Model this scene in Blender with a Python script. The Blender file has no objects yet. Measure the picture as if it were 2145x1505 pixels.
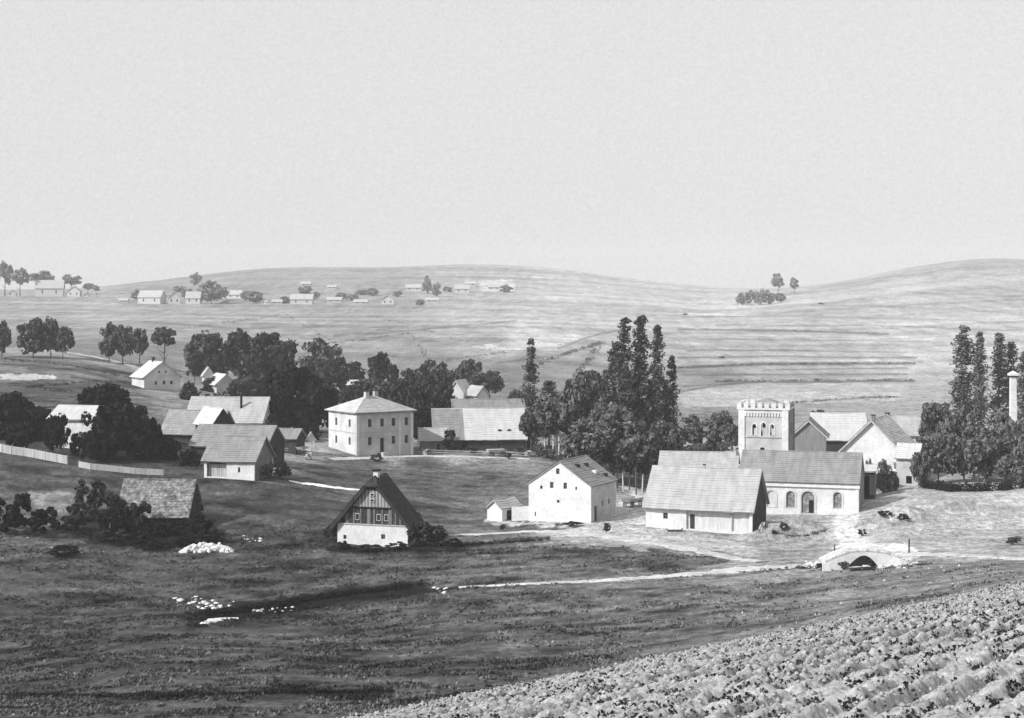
import bpy, math, random
import numpy as np
from mathutils import Vector, Matrix
from mathutils.geometry import tessellate_polygon
from math import radians as R_, sin, cos, pi

# ------------------------------------------------------------------ camera, sky, sun, exposure
S = bpy.context.scene
COL = S.collection
F, CX, HZ, ZC = 3400.0, 1072.5, 620.0, 35.0          # focal length and eye line in photo pixels, eye height in metres
cam_d = bpy.data.cameras.new('camera')
cam = bpy.data.objects.new('camera', cam_d); COL.objects.link(cam)
cam_d.sensor_width = 36.0; cam_d.lens = F / 2145 * 36.0
cam_d.shift_y = -(752.5 - HZ) / 2145
cam_d.clip_start = 0.5; cam_d.clip_end = 9000
cam.location = (0, 0, ZC); cam.rotation_euler = (pi / 2, 0, 0)
S.camera = cam

SUN_EL, SUN_TRAVEL = R_(37), (0.86, 0.51)            # light travels to the right and away
sx, sy = SUN_TRAVEL; n_ = math.hypot(sx, sy); sx /= n_; sy /= n_
w = bpy.data.worlds.new('World'); S.world = w; w.use_nodes = True
nt = w.node_tree; nt.nodes.clear()
sky = nt.nodes.new('ShaderNodeTexSky'); sky.sky_type = 'NISHITA'; sky.sun_disc = False
sky.sun_elevation = SUN_EL; sky.sun_rotation = math.atan2(-sx, -sy) % (2 * pi)
sky.air_density = 1.6; sky.dust_density = 3.0
bw = nt.nodes.new('ShaderNodeRGBToBW')
nt.links.new(sky.outputs[0], bw.inputs[0])
# even pale tone mixed over the whole sky, fine noise added as film grain
veil = nt.nodes.new('ShaderNodeMix'); veil.data_type = 'FLOAT'; veil.inputs[0].default_value = 0.7
tc = nt.nodes.new('ShaderNodeTexCoord')
no = nt.nodes.new('ShaderNodeTexNoise'); no.inputs['Scale'].default_value = 560; no.inputs['Detail'].default_value = 2
nt.links.new(tc.outputs['Generated'], no.inputs['Vector'])
mr = nt.nodes.new('ShaderNodeMapRange'); mr.inputs[1].default_value = .25; mr.inputs[2].default_value = .75
mr.inputs[3].default_value = 8.5; mr.inputs[4].default_value = 9.9
nt.links.new(no.outputs[0], mr.inputs[0])
nt.links.new(bw.outputs[0], veil.inputs[2]); nt.links.new(mr.outputs[0], veil.inputs[3])
bg = nt.nodes.new('ShaderNodeBackground'); bg.inputs[1].default_value = 0.1
nt.links.new(veil.outputs[0], bg.inputs[0])
wo = nt.nodes.new('ShaderNodeOutputWorld'); nt.links.new(bg.outputs[0], wo.inputs[0])

sd = bpy.data.lights.new('sun', 'SUN'); sd.energy = 5.0; sd.angle = R_(0.6); sd.color = (1, 1, 1)
so = bpy.data.objects.new('sun', sd); COL.objects.link(so)
so.rotation_euler = Vector((sx * cos(SUN_EL), sy * cos(SUN_EL), -sin(SUN_EL))).to_track_quat('-Z', 'Y').to_euler()
S.view_settings.view_transform = 'Standard'; S.view_settings.look = 'None'
S.view_settings.exposure = 0.0; S.view_settings.gamma = 1; S.view_settings.use_curve_mapping = False
S.cycles.max_bounces = 5; S.cycles.diffuse_bounces = 2; S.cycles.volume_bounces = 1
S.cycles.transparent_max_bounces = 4; S.cycles.glossy_bounces = 1

rng = np.random.default_rng(11); rnd = random.Random(5)

# ------------------------------------------------------------------ small helpers
def tag(o, label=None, cat=None, group=None, kind=None):
    if label: o['label'] = label
    if cat: o['category'] = cat
    if group: o['group'] = group
    if kind: o['kind'] = kind
    return o
def empty(name, loc, yaw=0.0):
    o = bpy.data.objects.new(name, None); COL.objects.link(o)
    o.location = loc; o.rotation_euler = (0, 0, yaw); o.empty_display_size = .5
    return o
def mesh_obj(name, v, f, mat, parent=None, smooth=False):
    me = bpy.data.meshes.new(name); me.from_pydata([tuple(p) for p in v], [], f); me.update()
    if mat: me.materials.append(mat)
    if smooth: me.polygons.foreach_set('use_smooth', [True] * len(me.polygons))
    o = bpy.data.objects.new(name, me); COL.objects.link(o)
    if parent: o.parent = parent
    return o
def np_mesh(name, V, T, mat, smooth=False, attr=None):
    """V (n,3) array, T (m,k) array of triangles or quads"""
    me = bpy.data.meshes.new(name); k = T.shape[1]; m = len(T)
    me.vertices.add(len(V)); me.vertices.foreach_set('co', np.ascontiguousarray(V, dtype=np.float32).ravel())
    me.loops.add(m * k); me.loops.foreach_set('vertex_index', np.ascontiguousarray(T, dtype=np.int32).ravel())
    me.polygons.add(m); me.polygons.foreach_set('loop_start', np.arange(0, m * k, k, dtype=np.int32))
    me.polygons.foreach_set('loop_total', np.full(m, k, dtype=np.int32))
    if smooth: me.polygons.foreach_set('use_smooth', np.ones(m, dtype=bool))
    me.update(calc_edges=True)
    if attr is not None:
        for nm, a in attr.items():
            at = me.attributes.new(nm, 'FLOAT', 'POINT'); at.data.foreach_set('value', np.ascontiguousarray(a, dtype=np.float32))
    me.materials.append(mat)
    o = bpy.data.objects.new(name, me); COL.objects.link(o)
    return o
class MB:
    def __init__(s): s.v = []; s.f = []
    def add(s, v, f):
        b = len(s.v); s.v += [tuple(p) for p in v]; s.f += [tuple(i + b for i in q) for q in f]
    def box(s, x0, y0, z0, x1, y1, z1):
        s.add([(x0,y0,z0),(x1,y0,z0),(x1,y1,z0),(x0,y1,z0),(x0,y0,z1),(x1,y0,z1),(x1,y1,z1),(x0,y1,z1)],
              [(0,3,2,1),(4,5,6,7),(0,1,5,4),(1,2,6,5),(2,3,7,6),(3,0,4,7)])
    def tube(s, a, b, ra, rb, n=7):
        a = Vector(a); b = Vector(b); d = (b - a).normalized()
        p = d.orthogonal().normalized(); q = d.cross(p)
        v = [a + (p * cos(2*pi*i/n) + q * sin(2*pi*i/n)) * ra for i in range(n)] + [b + (p * cos(2*pi*i/n) + q * sin(2*pi*i/n)) * rb for i in range(n)]
        s.add(v, [(i, (i+1) % n, n + (i+1) % n, n + i) for i in range(n)] + [tuple(range(n-1, -1, -1)), tuple(range(n, 2*n))])
    def prism(s, poly, y0, y1):                        # poly in (x,z), extruded along y
        n = len(poly); v = [(x, y0, z) for x, z in poly] + [(x, y1, z) for x, z in poly]
        s.add(v, [tuple(range(n-1, -1, -1)), tuple(range(n, 2*n))] + [(i, (i+1) % n, n + (i+1) % n, n + i) for i in range(n)])
    def build(s, name, mat, parent=None, smooth=False): return mesh_obj(name, s.v, s.f, mat, parent, smooth)

# ------------------------------------------------------------------ procedural greys
_m = {}
def M(name, v, var=.25, scale=1.2, stretch=(1, 1, 1), fine=9, fvar=.2, bump=.25, bdist=.05, rough=.95, attr=None, coord='Object'):
    if name in _m: return _m[name]
    m = bpy.data.materials.new(name); m.use_nodes = True; t = m.node_tree; N = t.nodes; K = t.links
    b = N['Principled BSDF']; b.inputs['Roughness'].default_value = rough; b.inputs['Specular IOR Level'].default_value = .15
    tc = N.new('ShaderNodeTexCoord'); mp = N.new('ShaderNodeMapping'); mp.inputs['Scale'].default_value = stretch
    K.new(tc.outputs[coord], mp.inputs[0])
    def noise(sc, lo, hi, det=4):
        n = N.new('ShaderNodeTexNoise'); n.inputs['Scale'].default_value = sc; n.inputs['Detail'].default_value = det
        K.new(mp.outputs[0], n.inputs['Vector'])
        r = N.new('ShaderNodeMapRange'); r.inputs[1].default_value = .3; r.inputs[2].default_value = .7
        r.inputs[3].default_value = lo; r.inputs[4].default_value = hi; K.new(n.outputs[0], r.inputs[0]); return r.outputs[0], n.outputs[0]
    a, _ = noise(scale, 1 - var, 1 + var); c, h = noise(fine, 1 - fvar, 1 + fvar)
    def mul(p, q):
        x = N.new('ShaderNodeMath'); x.operation = 'MULTIPLY'
        for i, s_ in enumerate((p, q)):
            if isinstance(s_, (int, float)): x.inputs[i].default_value = s_
            else: K.new(s_, x.inputs[i])
        return x.outputs[0]
    r = mul(mul(a, c), v)
    cb = N.new('ShaderNodeCombineColor')
    for i in range(3): K.new(r, cb.inputs[i])
    K.new(cb.outputs[0], b.inputs['Base Color'])
    if bump:
        bp = N.new('ShaderNodeBump'); bp.inputs['Strength'].default_value = bump; bp.inputs['Distance'].default_value = bdist
        K.new(h, bp.inputs['Height']); K.new(bp.outputs[0], b.inputs['Normal'])
    _m[name] = m; return m
WHITE = M('lime_plaster', .53, .20, .5, fine=3.5, fvar=.07, bump=.2)
CREAM = M('aged_plaster', .45, .22, .5, fine=3, fvar=.09, bump=.2)
BRIGHT = M('fresh_whitewash', .62, .13, .5, fine=2.4, fvar=.12, bump=.15)
STONE = M('pale_stone', .42, .22, .9, fine=4, fvar=.2, bump=.5, bdist=.1)
WOOD = M('dark_timber', .04, .3, 1.2, (1, 1, .2), fine=6, fvar=.35, bump=.4)
WOODG = M('grey_boards', .17, .25, 1.0, (3, 3, .25), fine=5, fvar=.25, bump=.4)
WOODL = M('bleached_boards', .42, .2, 1.0, (3, 3, .25), fine=5, fvar=.18, bump=.3)
DARK = M('dark_opening', .012, .2, 1, bump=0)
GLASS = M('window_glass', .03, .3, 1, bump=0, rough=.25)
RL = M('pale_shingle_roof', .37, .15, .5, (2.5, .7, .7), fine=3.5, fvar=.10, bump=.5, bdist=.06)
RM = M('grey_shingle_roof', .235, .18, .5, (2.5, .7, .7), fine=3.5, fvar=.16, bump=.5, bdist=.06)
RB = M('bright_shingle_roof', .49, .12, .5, (2.5, .7, .7), fine=3.5, fvar=.07, bump=.4, bdist=.05)
RW = M('weathered_roof', .19, .3, .8, (2.2, 1, 1), fine=3, fvar=.35, bump=.6, bdist=.08)
RP = M('patched_roof', .18, .5, 1.1, (1, 1, 1), fine=2.6, fvar=.6, bump=.8, bdist=.1)
THATCH = M('old_thatch', .035, .3, 1, (2, 1, 1), fine=5, fvar=.5, bump=.8, bdist=.12)
BARK = M('bark', .10, .3, 2, fine=8, fvar=.3, bump=.5)
BIRCH = M('pale_bark', .5, .25, 1.5, fine=5, fvar=.4, bump=.3)
L1 = M('leaf_dark', .034, .98, 2.8, fine=15, fvar=.8, bump=0)  # clump noise puts light and shade contrast into the leaf colours
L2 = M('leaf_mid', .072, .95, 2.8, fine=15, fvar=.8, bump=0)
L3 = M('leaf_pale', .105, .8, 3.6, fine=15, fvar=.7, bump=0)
L4 = M('leaf_far_hazed', .2, .4, 2.2, fine=8, fvar=.4, bump=0)  # distance haze put into a paler leaf colour
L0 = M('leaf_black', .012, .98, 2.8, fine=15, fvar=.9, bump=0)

# ------------------------------------------------------------------ ground heights
def vnoise(x, y, seed=0):
    xi = np.floor(x).astype(np.int64); yi = np.floor(y).astype(np.int64); fx = x - xi; fy = y - yi
    def h(a, b):
        n = (a * 374761393 + b * 668265263 + seed * 1442695041) & 0x7fffffff
        n = ((n ^ (n >> 13)) * 1274126177) & 0x7fffffff
        return ((n ^ (n >> 16)) & 0xffff) / 65535.0
    fx = fx * fx * (3 - 2 * fx); fy = fy * fy * (3 - 2 * fy)
    return (h(xi, yi) * (1 - fx) + h(xi + 1, yi) * fx) * (1 - fy) + (h(xi, yi + 1) * (1 - fx) + h(xi + 1, yi + 1) * fx) * fy
def fbm(x, y, seed=0, o=4):
    s = 0; a = 1; t = 0
    for i in range(o): s = s + a * vnoise(x * 2**i + 17 * i, y * 2**i - 9 * i, seed + i); t += a; a *= .55
    return s / t
KY = [60, 105, 130, 150, 175, 205, 235, 285, 330, 380, 450, 600, 800, 1000, 1200, 1400, 1700, 2200, 2600]
TAB = {   # photo row at which the ground is seen, per column (photo x) and distance
 -1500: [None,1505,1440,1380,1270,1120, 985, 900, 845, 800, 765, 720, 680, 645, 618, 608, 612, 640, 700],
    0: [None,1505,1440,1375,1255,1115, 962, 885, 830, 775, 738, 718, 680, 645, 616, 606, 612, 640, 700],
  170: [None,1505,1425,1350,1262,1130, 985, 885, 835, 790, 742, 718, 680, 647, 618, 605, 606, 622, 700],
  300: [None,1505,1405,1330,1265,1140,1000, 890, 838, 808, 756, 720, 681, 650, 623, 602, 590, 600, 700],
  540: [None,1505,1400,1340,1268,1135,1003, 925, 872, 835, 800, 745, 690, 652, 622, 590, 561, 575, 700],
  800: [None,1505,1395,1330,1245,1140,1055, 950, 900, 862, 818, 755, 695, 655, 622, 590, 558, 574, 700],
 1000: [None,1500,1385,1305,1222,1140,1075, 957, 902, 862, 820, 757, 698, 656, 622, 590, 551, 567, 700],
 1150: [None,1490,1378,1298,1212,1135,1068, 965, 905, 865, 822, 760, 700, 658, 624, 594, 559, 573, 700],
 1300: [None,1480,1370,1295,1203,1130,1065, 975, 912, 872, 830, 770, 705, 662, 632, 606, 581, 592, 700],
 1500: [None,1450,1345,1270,1200,1140,1066, 990, 930, 882, 842, 780, 710, 670, 643, 620, 603, 606, 700],
 1620: [None,1430,1330,1262,1198,1140,1068, 988, 930, 884, 842, 784, 707, 663, 634, 612, 606, 606, 700],
 1760: [None,1400,1305,1245,1190,1130,1065, 985, 930, 887, 844, 784, 702, 654, 620, 598, 592, 597, 700],
 1900: [None,1350,1275,1225,1175,1108,1040, 985, 933, 890, 845, 780, 700, 646, 602, 566, 561, 575, 700],
 2050: [None,1310,1245,1207,1168,1105,1035, 982, 934, 890, 842, 774, 692, 637, 586, 544, 540, 556, 700],
 2200: [None,1280,1215,1188,1160,1108,1030, 980, 934, 888, 838, 768, 688, 634, 584, 549, 545, 558, 700],
 3600: [None,1280,1215,1180,1145,1090,1020, 970, 930, 885, 835, 765, 688, 634, 590, 560, 560, 570, 700]}
_cols = sorted(TAB); _PX = np.concatenate([np.arange(-1500, -100, 50), np.arange(-100, 2300, 10), np.arange(2300, 3601, 50)]).astype(float)
_LY = np.linspace(math.log(60), math.log(2600), 420)
def _drop_table():
    D = np.zeros((len(_cols), len(_LY)))
    for i, c in enumerate(_cols):
        r = TAB[c]; d = [0] + [(r[k] - HZ) / F * KY[k] for k in range(1, len(KY))]; d[0] = d[1] - (0.2 if c < 1600 else -.6)
        D[i] = np.interp(_LY, np.log(KY), d)
    G = np.stack([np.interp(_PX, _cols, D[:, j]) for j in range(len(_LY))], 1)
    for _ in range(9):
        P = np.pad(G, ((2, 2), (2, 2)), mode='edge')
        G = (P[:-4, 2:-2] + P[1:-3, 2:-2] + P[2:-2, 2:-2] + P[3:-1, 2:-2] + P[4:, 2:-2]) / 5
        P = np.pad(G, ((0, 0), (2, 2)), mode='edge')
        G = (P[:, 1:-3] + P[:, 2:-2] + P[:, 3:-1]) / 3
    return G
_G = _drop_table()
MOUNDS = []      # (X, Y, rx, ry, height)
DITCH = None     # polyline in plan
def seg_dist(X, Y, pts):
    d = np.full(np.shape(X), 1e9); t_ = np.zeros(np.shape(X)); acc = 0
    for (a, b), (c, e) in zip(pts[:-1], pts[1:]):
        vx, vy = c - a, e - b; L = vx * vx + vy * vy
        t = np.clip(((X - a) * vx + (Y - b) * vy) / L, 0, 1)
        q = np.hypot(X - a - t * vx, Y - b - t * vy); l = math.sqrt(L)
        t_ = np.where(q < d, acc + t * l, t_); d = np.minimum(d, q); acc += l
    return d, t_, acc
def shoulder(s):
    c = np.clip(s, -24, 24); t = np.maximum(s - 24, 0)
    return 1.9 + .16 * c + .0033 * c * c + .318 * t + .010 * t * t
def Z(X, Y, rough=True):
    X = np.asarray(X, float); Y = np.asarray(Y, float)
    Yc = np.clip(Y, 60, 2599); px = np.clip(CX + F * X / Yc, -1500, 3599.9)
    gi = np.interp(px, _PX, np.arange(len(_PX))); gj = (np.log(Yc) - _LY[0]) / (_LY[1] - _LY[0])
    i0 = np.clip(gi.astype(int), 0, len(_PX) - 2); j0 = np.clip(gj.astype(int), 0, len(_LY) - 2); a = gi - i0; b = gj - j0
    D = (_G[i0, j0] * (1 - a) + _G[i0 + 1, j0] * a) * (1 - b) + (_G[i0, j0 + 1] * (1 - a) + _G[i0 + 1, j0 + 1] * a) * b
    V = -D; H = -shoulder(-.64 * X + .77 * Y)
    z = np.maximum(V, H) + np.log1p(np.exp(-np.abs(V - H) / 1.0))
    for (mx, my, rx, ry, h) in MOUNDS: z = z + h * np.exp(-((X - mx) / rx)**2 - ((Y - my) / ry)**2)
    if DITCH is not None:
        d, t, acc = seg_dist(X, Y, DITCH)
        env = np.clip(t / 8, 0, 1) * np.clip((acc - t) / 8, 0, 1); z = z - 1.25 * env * np.exp(-(d / 1.7)**2)
    if rough:
        far = np.clip((Y - 300) / 500, 0, 1)
        z = z + (fbm(X / 9, Y / 9, 3, 3) - .5) * .5 * np.clip((Y - 50) / 60, 0, 1) + (fbm(X / 70, Y / 70, 8, 3) - .5) * 2.2 * far
    return z + ZC
def ground(px, py, y0=62, y1=2300):
    """point on the ground seen at photo pixel (px,py) beyond distance y0"""
    Ys = np.exp(np.linspace(math.log(y0), math.log(y1), 2500)); X = (px - CX) / F * Ys
    g = Z(X, Ys); ray = ZC - (py - HZ) / F * Ys; k = np.argmax(g >= ray)
    if not (g >= ray).any(): k = np.argmin(ray - g)
    return float(X[k]), float(Ys[k]), float(g[k])
def at(px, Y):
    X = (px - CX) / F * Y; return float(X), float(Y), float(Z(X, Y))
def zrow(py, Y): return ZC - (py - HZ) / F * Y
# ------------------------------------------------------------------ terrain
_d = [ground(*p)[:2] for p in [(300, 1292), (420, 1290), (540, 1276), (640, 1262), (740, 1248), (850, 1238), (960, 1232)]]
_mm = [(ground(1668, 1128), 4.2, 2.4, 2.5), (ground(1612, 1122), 2.0, 1.6, 1.1), (ground(1880, 1092), 5, 2.4, 2.0), (ground(2010, 1072), 6, 2.8, 1.6), (ground(1950, 1118), 5, 2.2, .8), (ground(2090, 1105), 5, 2.4, .8),
       (ground(130, 1160), 2.5, 1.6, .5), (ground(435, 1165), 5, 2.0, .45)]
DITCH = _d
MOUNDS = [(g[0], g[1], a, b, h) for g, a, b, h in _mm]

TONES = [ # photo x, y -> reflectance of the ground cover there
 (0,1500,.05),(300,1480,.05),(600,1480,.052),(0,1400,.05),(400,1400,.052),(800,1420,.058),(1000,1380,.062),(1200,1330,.075),(1400,1300,.10),(1600,1270,.13),
 (1800,1240,.15),(2000,1220,.16),(2145,1210,.15),(900,1300,.062),(600,1340,.055),(200,1320,.05),(0,1250,.05),(300,1220,.05),(600,1200,.055),(900,1200,.075),(1150,1180,.09),(1400,1180,.10),
 (0,1170,.055),(200,1100,.05),(500,1150,.05),(560,1060,.05),(650,1090,.055),(100,1010,.06),(40,1060,.10),(110,1050,.16),(300,1000,.05),(700,1000,.072),(900,980,.085),(1000,1010,.095),(1050,1080,.085),(900,1060,.07),(760,970,.08),
 (1200,1105,.36),(1300,1100,.38),(1400,1150,.35),(1340,1050,.34),(1550,1150,.28),(1500,1170,.25),(1650,1130,.22),(1780,1110,.34),(1900,1110,.30),(2000,1090,.37),(2145,1080,.38),(1900,1060,.38),(2050,1130,.36),(2145,1140,.25),(1980,1040,.31),
 (100,960,.05),(300,960,.035),(0,880,.06),(150,840,.08),(60,840,.07),(30,760,.14),(150,760,.14),(250,790,.10),(420,800,.22),(400,820,.22),(600,940,.28),(640,940,.3),(800,945,.25),(950,950,.28),(1080,950,.22),
 (1200,960,.12),(1330,990,.08),(1400,950,.3),(1500,950,.32),(100,700,.16),(300,760,.16),(200,650,.22),(50,640,.2),(400,660,.2),(600,680,.2),(700,640,.18),(500,590,.16),(800,600,.17),(350,600,.16),
 (800,720,.18),(900,760,.17),(1000,720,.22),(1000,660,.24),(1100,700,.30),(1200,670,.26),(1050,740,.24),(1000,600,.20),(1200,620,.26),(1400,620,.26),(1100,760,.17),(1050,790,.14),(1200,760,.2),
 (1500,650,.26),(1600,700,.24),(1500,740,.23),(1700,740,.24),(1500,790,.18),(1700,790,.22),(1600,820,.30),(1500,830,.33),(1800,830,.27),(1700,850,.24),(1900,700,.28),(1900,780,.30),(1900,640,.24),(1800,600,.2),(2000,580,.19),(2145,600,.2),(2100,680,.27),(1500,870,.17),(1700,620,.22)]
def tone(px, py):
    num = np.zeros_like(px); den = np.zeros_like(px)
    for a, b, v in TONES:
        d = ((px - a) / 1.0)**2 + ((py - b) * 1.9)**2 + 60; w_ = 1 / d**1.9; num += w_ * math.log(v); den += w_
    v = np.exp(num / den); return v * (1 + np.interp(py, [600, 720, 820, 900], [.44, .31, .07, 0]) * np.interp(px, [500, 1200], [.75, 1]))  # far slopes lightened in the colour to make up for thin haze
def inpoly(x, y, poly):
    c = np.zeros(x.shape, bool); n = len(poly)
    for i in range(n):
        x1, y1 = poly[i]; x2, y2 = poly[(i + 1) % n]
        if y1 == y2: continue
        c ^= ((y1 > y) != (y2 > y)) & (x < (x2 - x1) * (y - y1) / (y2 - y1) + x1)
    return c
PATCH = [ # outline, reflectance, nearest distance, farthest distance
 ([(0,784),(60,784),(125,786),(115,795),(40,797),(0,795)], .46, 250, 430),
 ([(1180,1118),(1240,1092),(1330,1030),(1358,1040),(1362,1112),(1560,1135),(1590,1170),(1560,1192),(1440,1160),(1300,1138),(1200,1130)], .39, 190, 330),
 ([(1755,1070),(1800,1075),(1800,1110),(1830,1140),(1760,1150),(1745,1110)], .5, 180, 260),
 ([(1010,1090),(1240,1092),(1200,1096),(1170,1100),(1010,1096)], .40, 190, 260),
 ([(1015,1097),(1160,1099),(1200,1105),(1140,1113),(1010,1112)], .075, 190, 260),
 ([(1030,1150),(1300,1150),(1480,1165),(1545,1178),(1440,1190),(1200,1200),(1000,1196)], .075, 150, 230),
 ([(240,885),(330,885),(330,1000),(200,990)], .035, 220, 330),
 ([(1728,1172),(1745,1148),(1800,1134),(1900,1136),(1925,1160),(1905,1184),(1850,1190),(1780,1186)], .56, 150, 260),
 ([(170,1088),(300,1078),(450,1098),(480,1140),(330,1148),(190,1142)], .022, 150, 240),
 ([(60,1030),(150,1032),(150,1075),(90,1080)], .20, 190, 240),
 ([(1380,942),(1540,942),(1540,985),(1380,985)], .42, 225, 330),
 ([(1420,822),(1750,800),(1900,806),(1900,838),(1600,850),(1430,855)], .36, 420, 640),
 ([(980,725),(1080,712),(1230,700),(1200,720),(1050,735)], .42, 500, 900),
 ([(1000,590),(1075,585),(1080,610),(1010,612)], .45, 900, 1900)]
STRIPS = [ # polyline in the photo, half width px, factor
 ([(0,1456),(200,1462),(420,1458),(600,1452),(820,1448)], 7, .35), ([(640,1330),(760,1328),(900,1322),(1100,1316),(1300,1310)], 4, .55),
 ([(0,1358),(120,1355),(260,1340),(420,1330)], 5, .4), ([(400,1296),(560,1280),(640,1270),(740,1252),(880,1234)], 18, .1), ([(870,1218),(960,1212),(1050,1206)], 3, 1.9), ([(960,1198),(1060,1196)], 2, 1.5),
 ([(640,1250),(740,1238),(850,1226)], 9, .3), ([(930,1142),(1000,1140),(1060,1135),(1150,1128)], 4, .3),
 ([(690,1150),(860,1152),(900,1148)], 7, .3), ([(1360,1152),(1500,1160),(1560,1172)], 4, .4), ([(1500,1210),(1640,1192),(1730,1186)], 3, .5),
 ([(0,752),(100,756),(220,772),(320,800)], 2, .55), ([(0,764),(90,768),(200,785),(300,812)], 3, .5), ([(150,790),(260,808),(380,820)], 3, .5), ([(0,806),(120,808),(240,820)], 4, .6), ([(200,760),(330,780)], 1.5, 1.6), ([(190,778),(330,796)], 1.6, 1.7), ([(0,735),(120,740),(300,785)], 5, 1.6), ([(60,772),(200,776),(330,788)], 4, .5), ([(100,758),(330,796)], 2, .6),
 ([(1420,690),(1640,692),(1860,700)], 2, .45), ([(1420,751),(1660,748),(1920,750)], 2, .5), ([(1420,770),(1600,764),(1915,762)], 3, .38), ([(1600,775),(1900,772)], 1.8, .5),
 ([(1500,800),(1700,799),(1915,797)], 2.0, .4), ([(1430,820),(1520,806),(1600,800)], 2.2, .5), ([(1650,846),(1800,835),(1880,833)], 2, .6),
 ([(1440,736),(1650,733),(1900,738)], 2, .6), ([(1430,785),(1600,784),(1900,784)], 1.8, .6), ([(1460,712),(1700,711),(1950,716)], 1.6, .65), ([(1500,680),(1800,682),(2145,692)], 1.6, .65), ([(1700,640),(1900,645),(2145,655)], 1.6, .7), ([(1900,612),(2145,622)], 1.6, .7), ([(1430,810),(1560,802)], 1.6, .6), ([(1100,640),(1300,650),(1500,655)], 1.6, .7), ([(350,655),(600,668),(800,662)], 1.8, .7), ([(300,675),(500,690),(700,684)], 2, .7), ([(1430,664),(1700,664),(1900,668),(2145,676)], 1.6, .7), ([(1500,722),(1900,722)], 4, .8), ([(1420,655),(1560,662)], 1.5, 1.25), ([(1420,699),(1900,706)], 1.5, 1.3), ([(1420,757),(1920,756)], 1.6, 1.3),
 ([(880,693),(1000,680),(1080,672)], 2, .6), ([(700,704),(800,702),(900,690)], 1.5, .6), ([(860,718),(1060,716)], 8, .75), ([(1170,730),(1260,700),(1300,690)], 1.8, .6), ([(1040,762),(1180,745),(1260,720)], 2, .65),
 ([(0,622),(120,622),(240,624)], 1.4, .75), ([(0,632),(240,636),(330,646)], 1.3, 1.3), ([(0,650),(150,648),(330,655)], 1.5, .75), ([(1700,606),(1800,590),(1900,577)], 1.5, .7), ([(1550,640),(1760,630)], 1.5, 1.25)]
def ground_tone(X, Y):
    Yc = np.maximum(Y, 60); px = CX + F * X / Yc; py = HZ + F * (ZC - Z(X, Y, False)) / Yc
    jx = (fbm(X / 2.2, Y / 2.2, 31, 4) - .5) * 2; jy = (fbm(X / 2.2 + 50, Y / 2.2, 32, 4) - .5) * 2
    k = np.clip(220 / Yc, .25, 2)
    qx = px + jx * 16 * k; qy = py + jy * 9 * k
    t = tone(np.clip(qx, -80, 2230), np.clip(qy, 540, 1510))
    for poly, v, a, b in PATCH:
        m = inpoly(qx, qy, poly) & (Y > a) & (Y < b); t = np.where(m, v * (1 + .25 * jx), t)
    for pts, hw, fct in STRIPS:
        d, _, _ = seg_dist(px + jx * 2 * k, py + jy * 5 * k * (hw > 3), pts)
        near = pts[0][1] > 1100
        m = np.clip(1.4 - d / hw, 0, 1) * ((Y < 250) if near else (Y > 300)); t = t * (1 + (fct - 1) * m)
    s = -.64 * X + .77 * Y
    t = np.where((s < 24.3) & (Y < 60), .33, t)
    # strip fields on the far hillsides
    far = np.clip((Y - 420) / 200, 0, 1)
    warp = fbm(X / 260, Y / 260, 77, 3) * 90
    band = vnoise((Y + warp) / 17, X / 900, 90); band2 = vnoise((Y + warp) / 6.5, X / 320, 93)
    sp = fbm(X / 5, Y / 22, 95, 4); sp2 = vnoise(X / 2.8, Y / 10, 97)
    t = t * (1 + far * ((band - .5) * .38 + (band2 - .5) * .36 + (sp - .5) * .7 + (sp2 - .5) * .3))
    # tussocks and worn spots
    near = 1 - np.clip((Y - 330) / 300, 0, 1); st = fbm(X / 3.4, Y / 1.6, 41, 4); bl = fbm(X / 14, Y / 6, 45, 3)
    dark = np.clip(1.3 - t / .3, .3, 1)
    t = t * (1 + near * dark * ((st - .5) * 2.3 + (bl - .5) * 1.3))
    t = t * (1 + .07 * np.clip((Y - 90) / 10, 0, 1) * (Y < 240) * (t < .14))
    return np.clip(t, .008, .8)

GM = bpy.data.materials.new('ground_cover'); GM.use_nodes = True
def ground_material(m):
    t = m.node_tree; N = t.nodes; K = t.links; b = N['Principled BSDF']; b.inputs['Roughness'].default_value = 1; b.inputs['Specular IOR Level'].default_value = .05
    a = N.new('ShaderNodeAttribute'); a.attribute_name = 'tone'; g = N.new('ShaderNodeNewGeometry')
    out = a.outputs['Fac']
    for sc, lo, hi, st in ((.45, .76, 1.24, (1, 1, 1)), (1.5, .62, 1.38, (1, .6, 1)), (5.0, .6, 1.4, (1, .8, 1))):
        mp = N.new('ShaderNodeMapping'); mp.inputs['Scale'].default_value = st; K.new(g.outputs['Position'], mp.inputs[0])
        n = N.new('ShaderNodeTexNoise'); n.inputs['Scale'].default_value = sc; n.inputs['Detail'].default_value = 3; K.new(mp.outputs[0], n.inputs['Vector'])
        r = N.new('ShaderNodeMapRange'); r.inputs[1].default_value = .3; r.inputs[2].default_value = .7; r.inputs[3].default_value = lo; r.inputs[4].default_value = hi; K.new(n.outputs[0], r.inputs[0])
        x = N.new('ShaderNodeMath'); x.operation = 'MULTIPLY'; K.new(out, x.inputs[0]); K.new(r.outputs[0], x.inputs[1]); out = x.outputs[0]
    cb = N.new('ShaderNodeCombineColor')
    for i in range(3): K.new(out, cb.inputs[i])
    K.new(cb.outputs[0], b.inputs['Base Color'])
    bp = N.new('ShaderNodeBump'); bp.inputs['Strength'].default_value = .6; bp.inputs['Distance'].default_value = .25; K.new(n.outputs[0], bp.inputs['Height']); K.new(bp.outputs[0], b.inputs['Normal'])
ground_material(GM)

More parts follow.
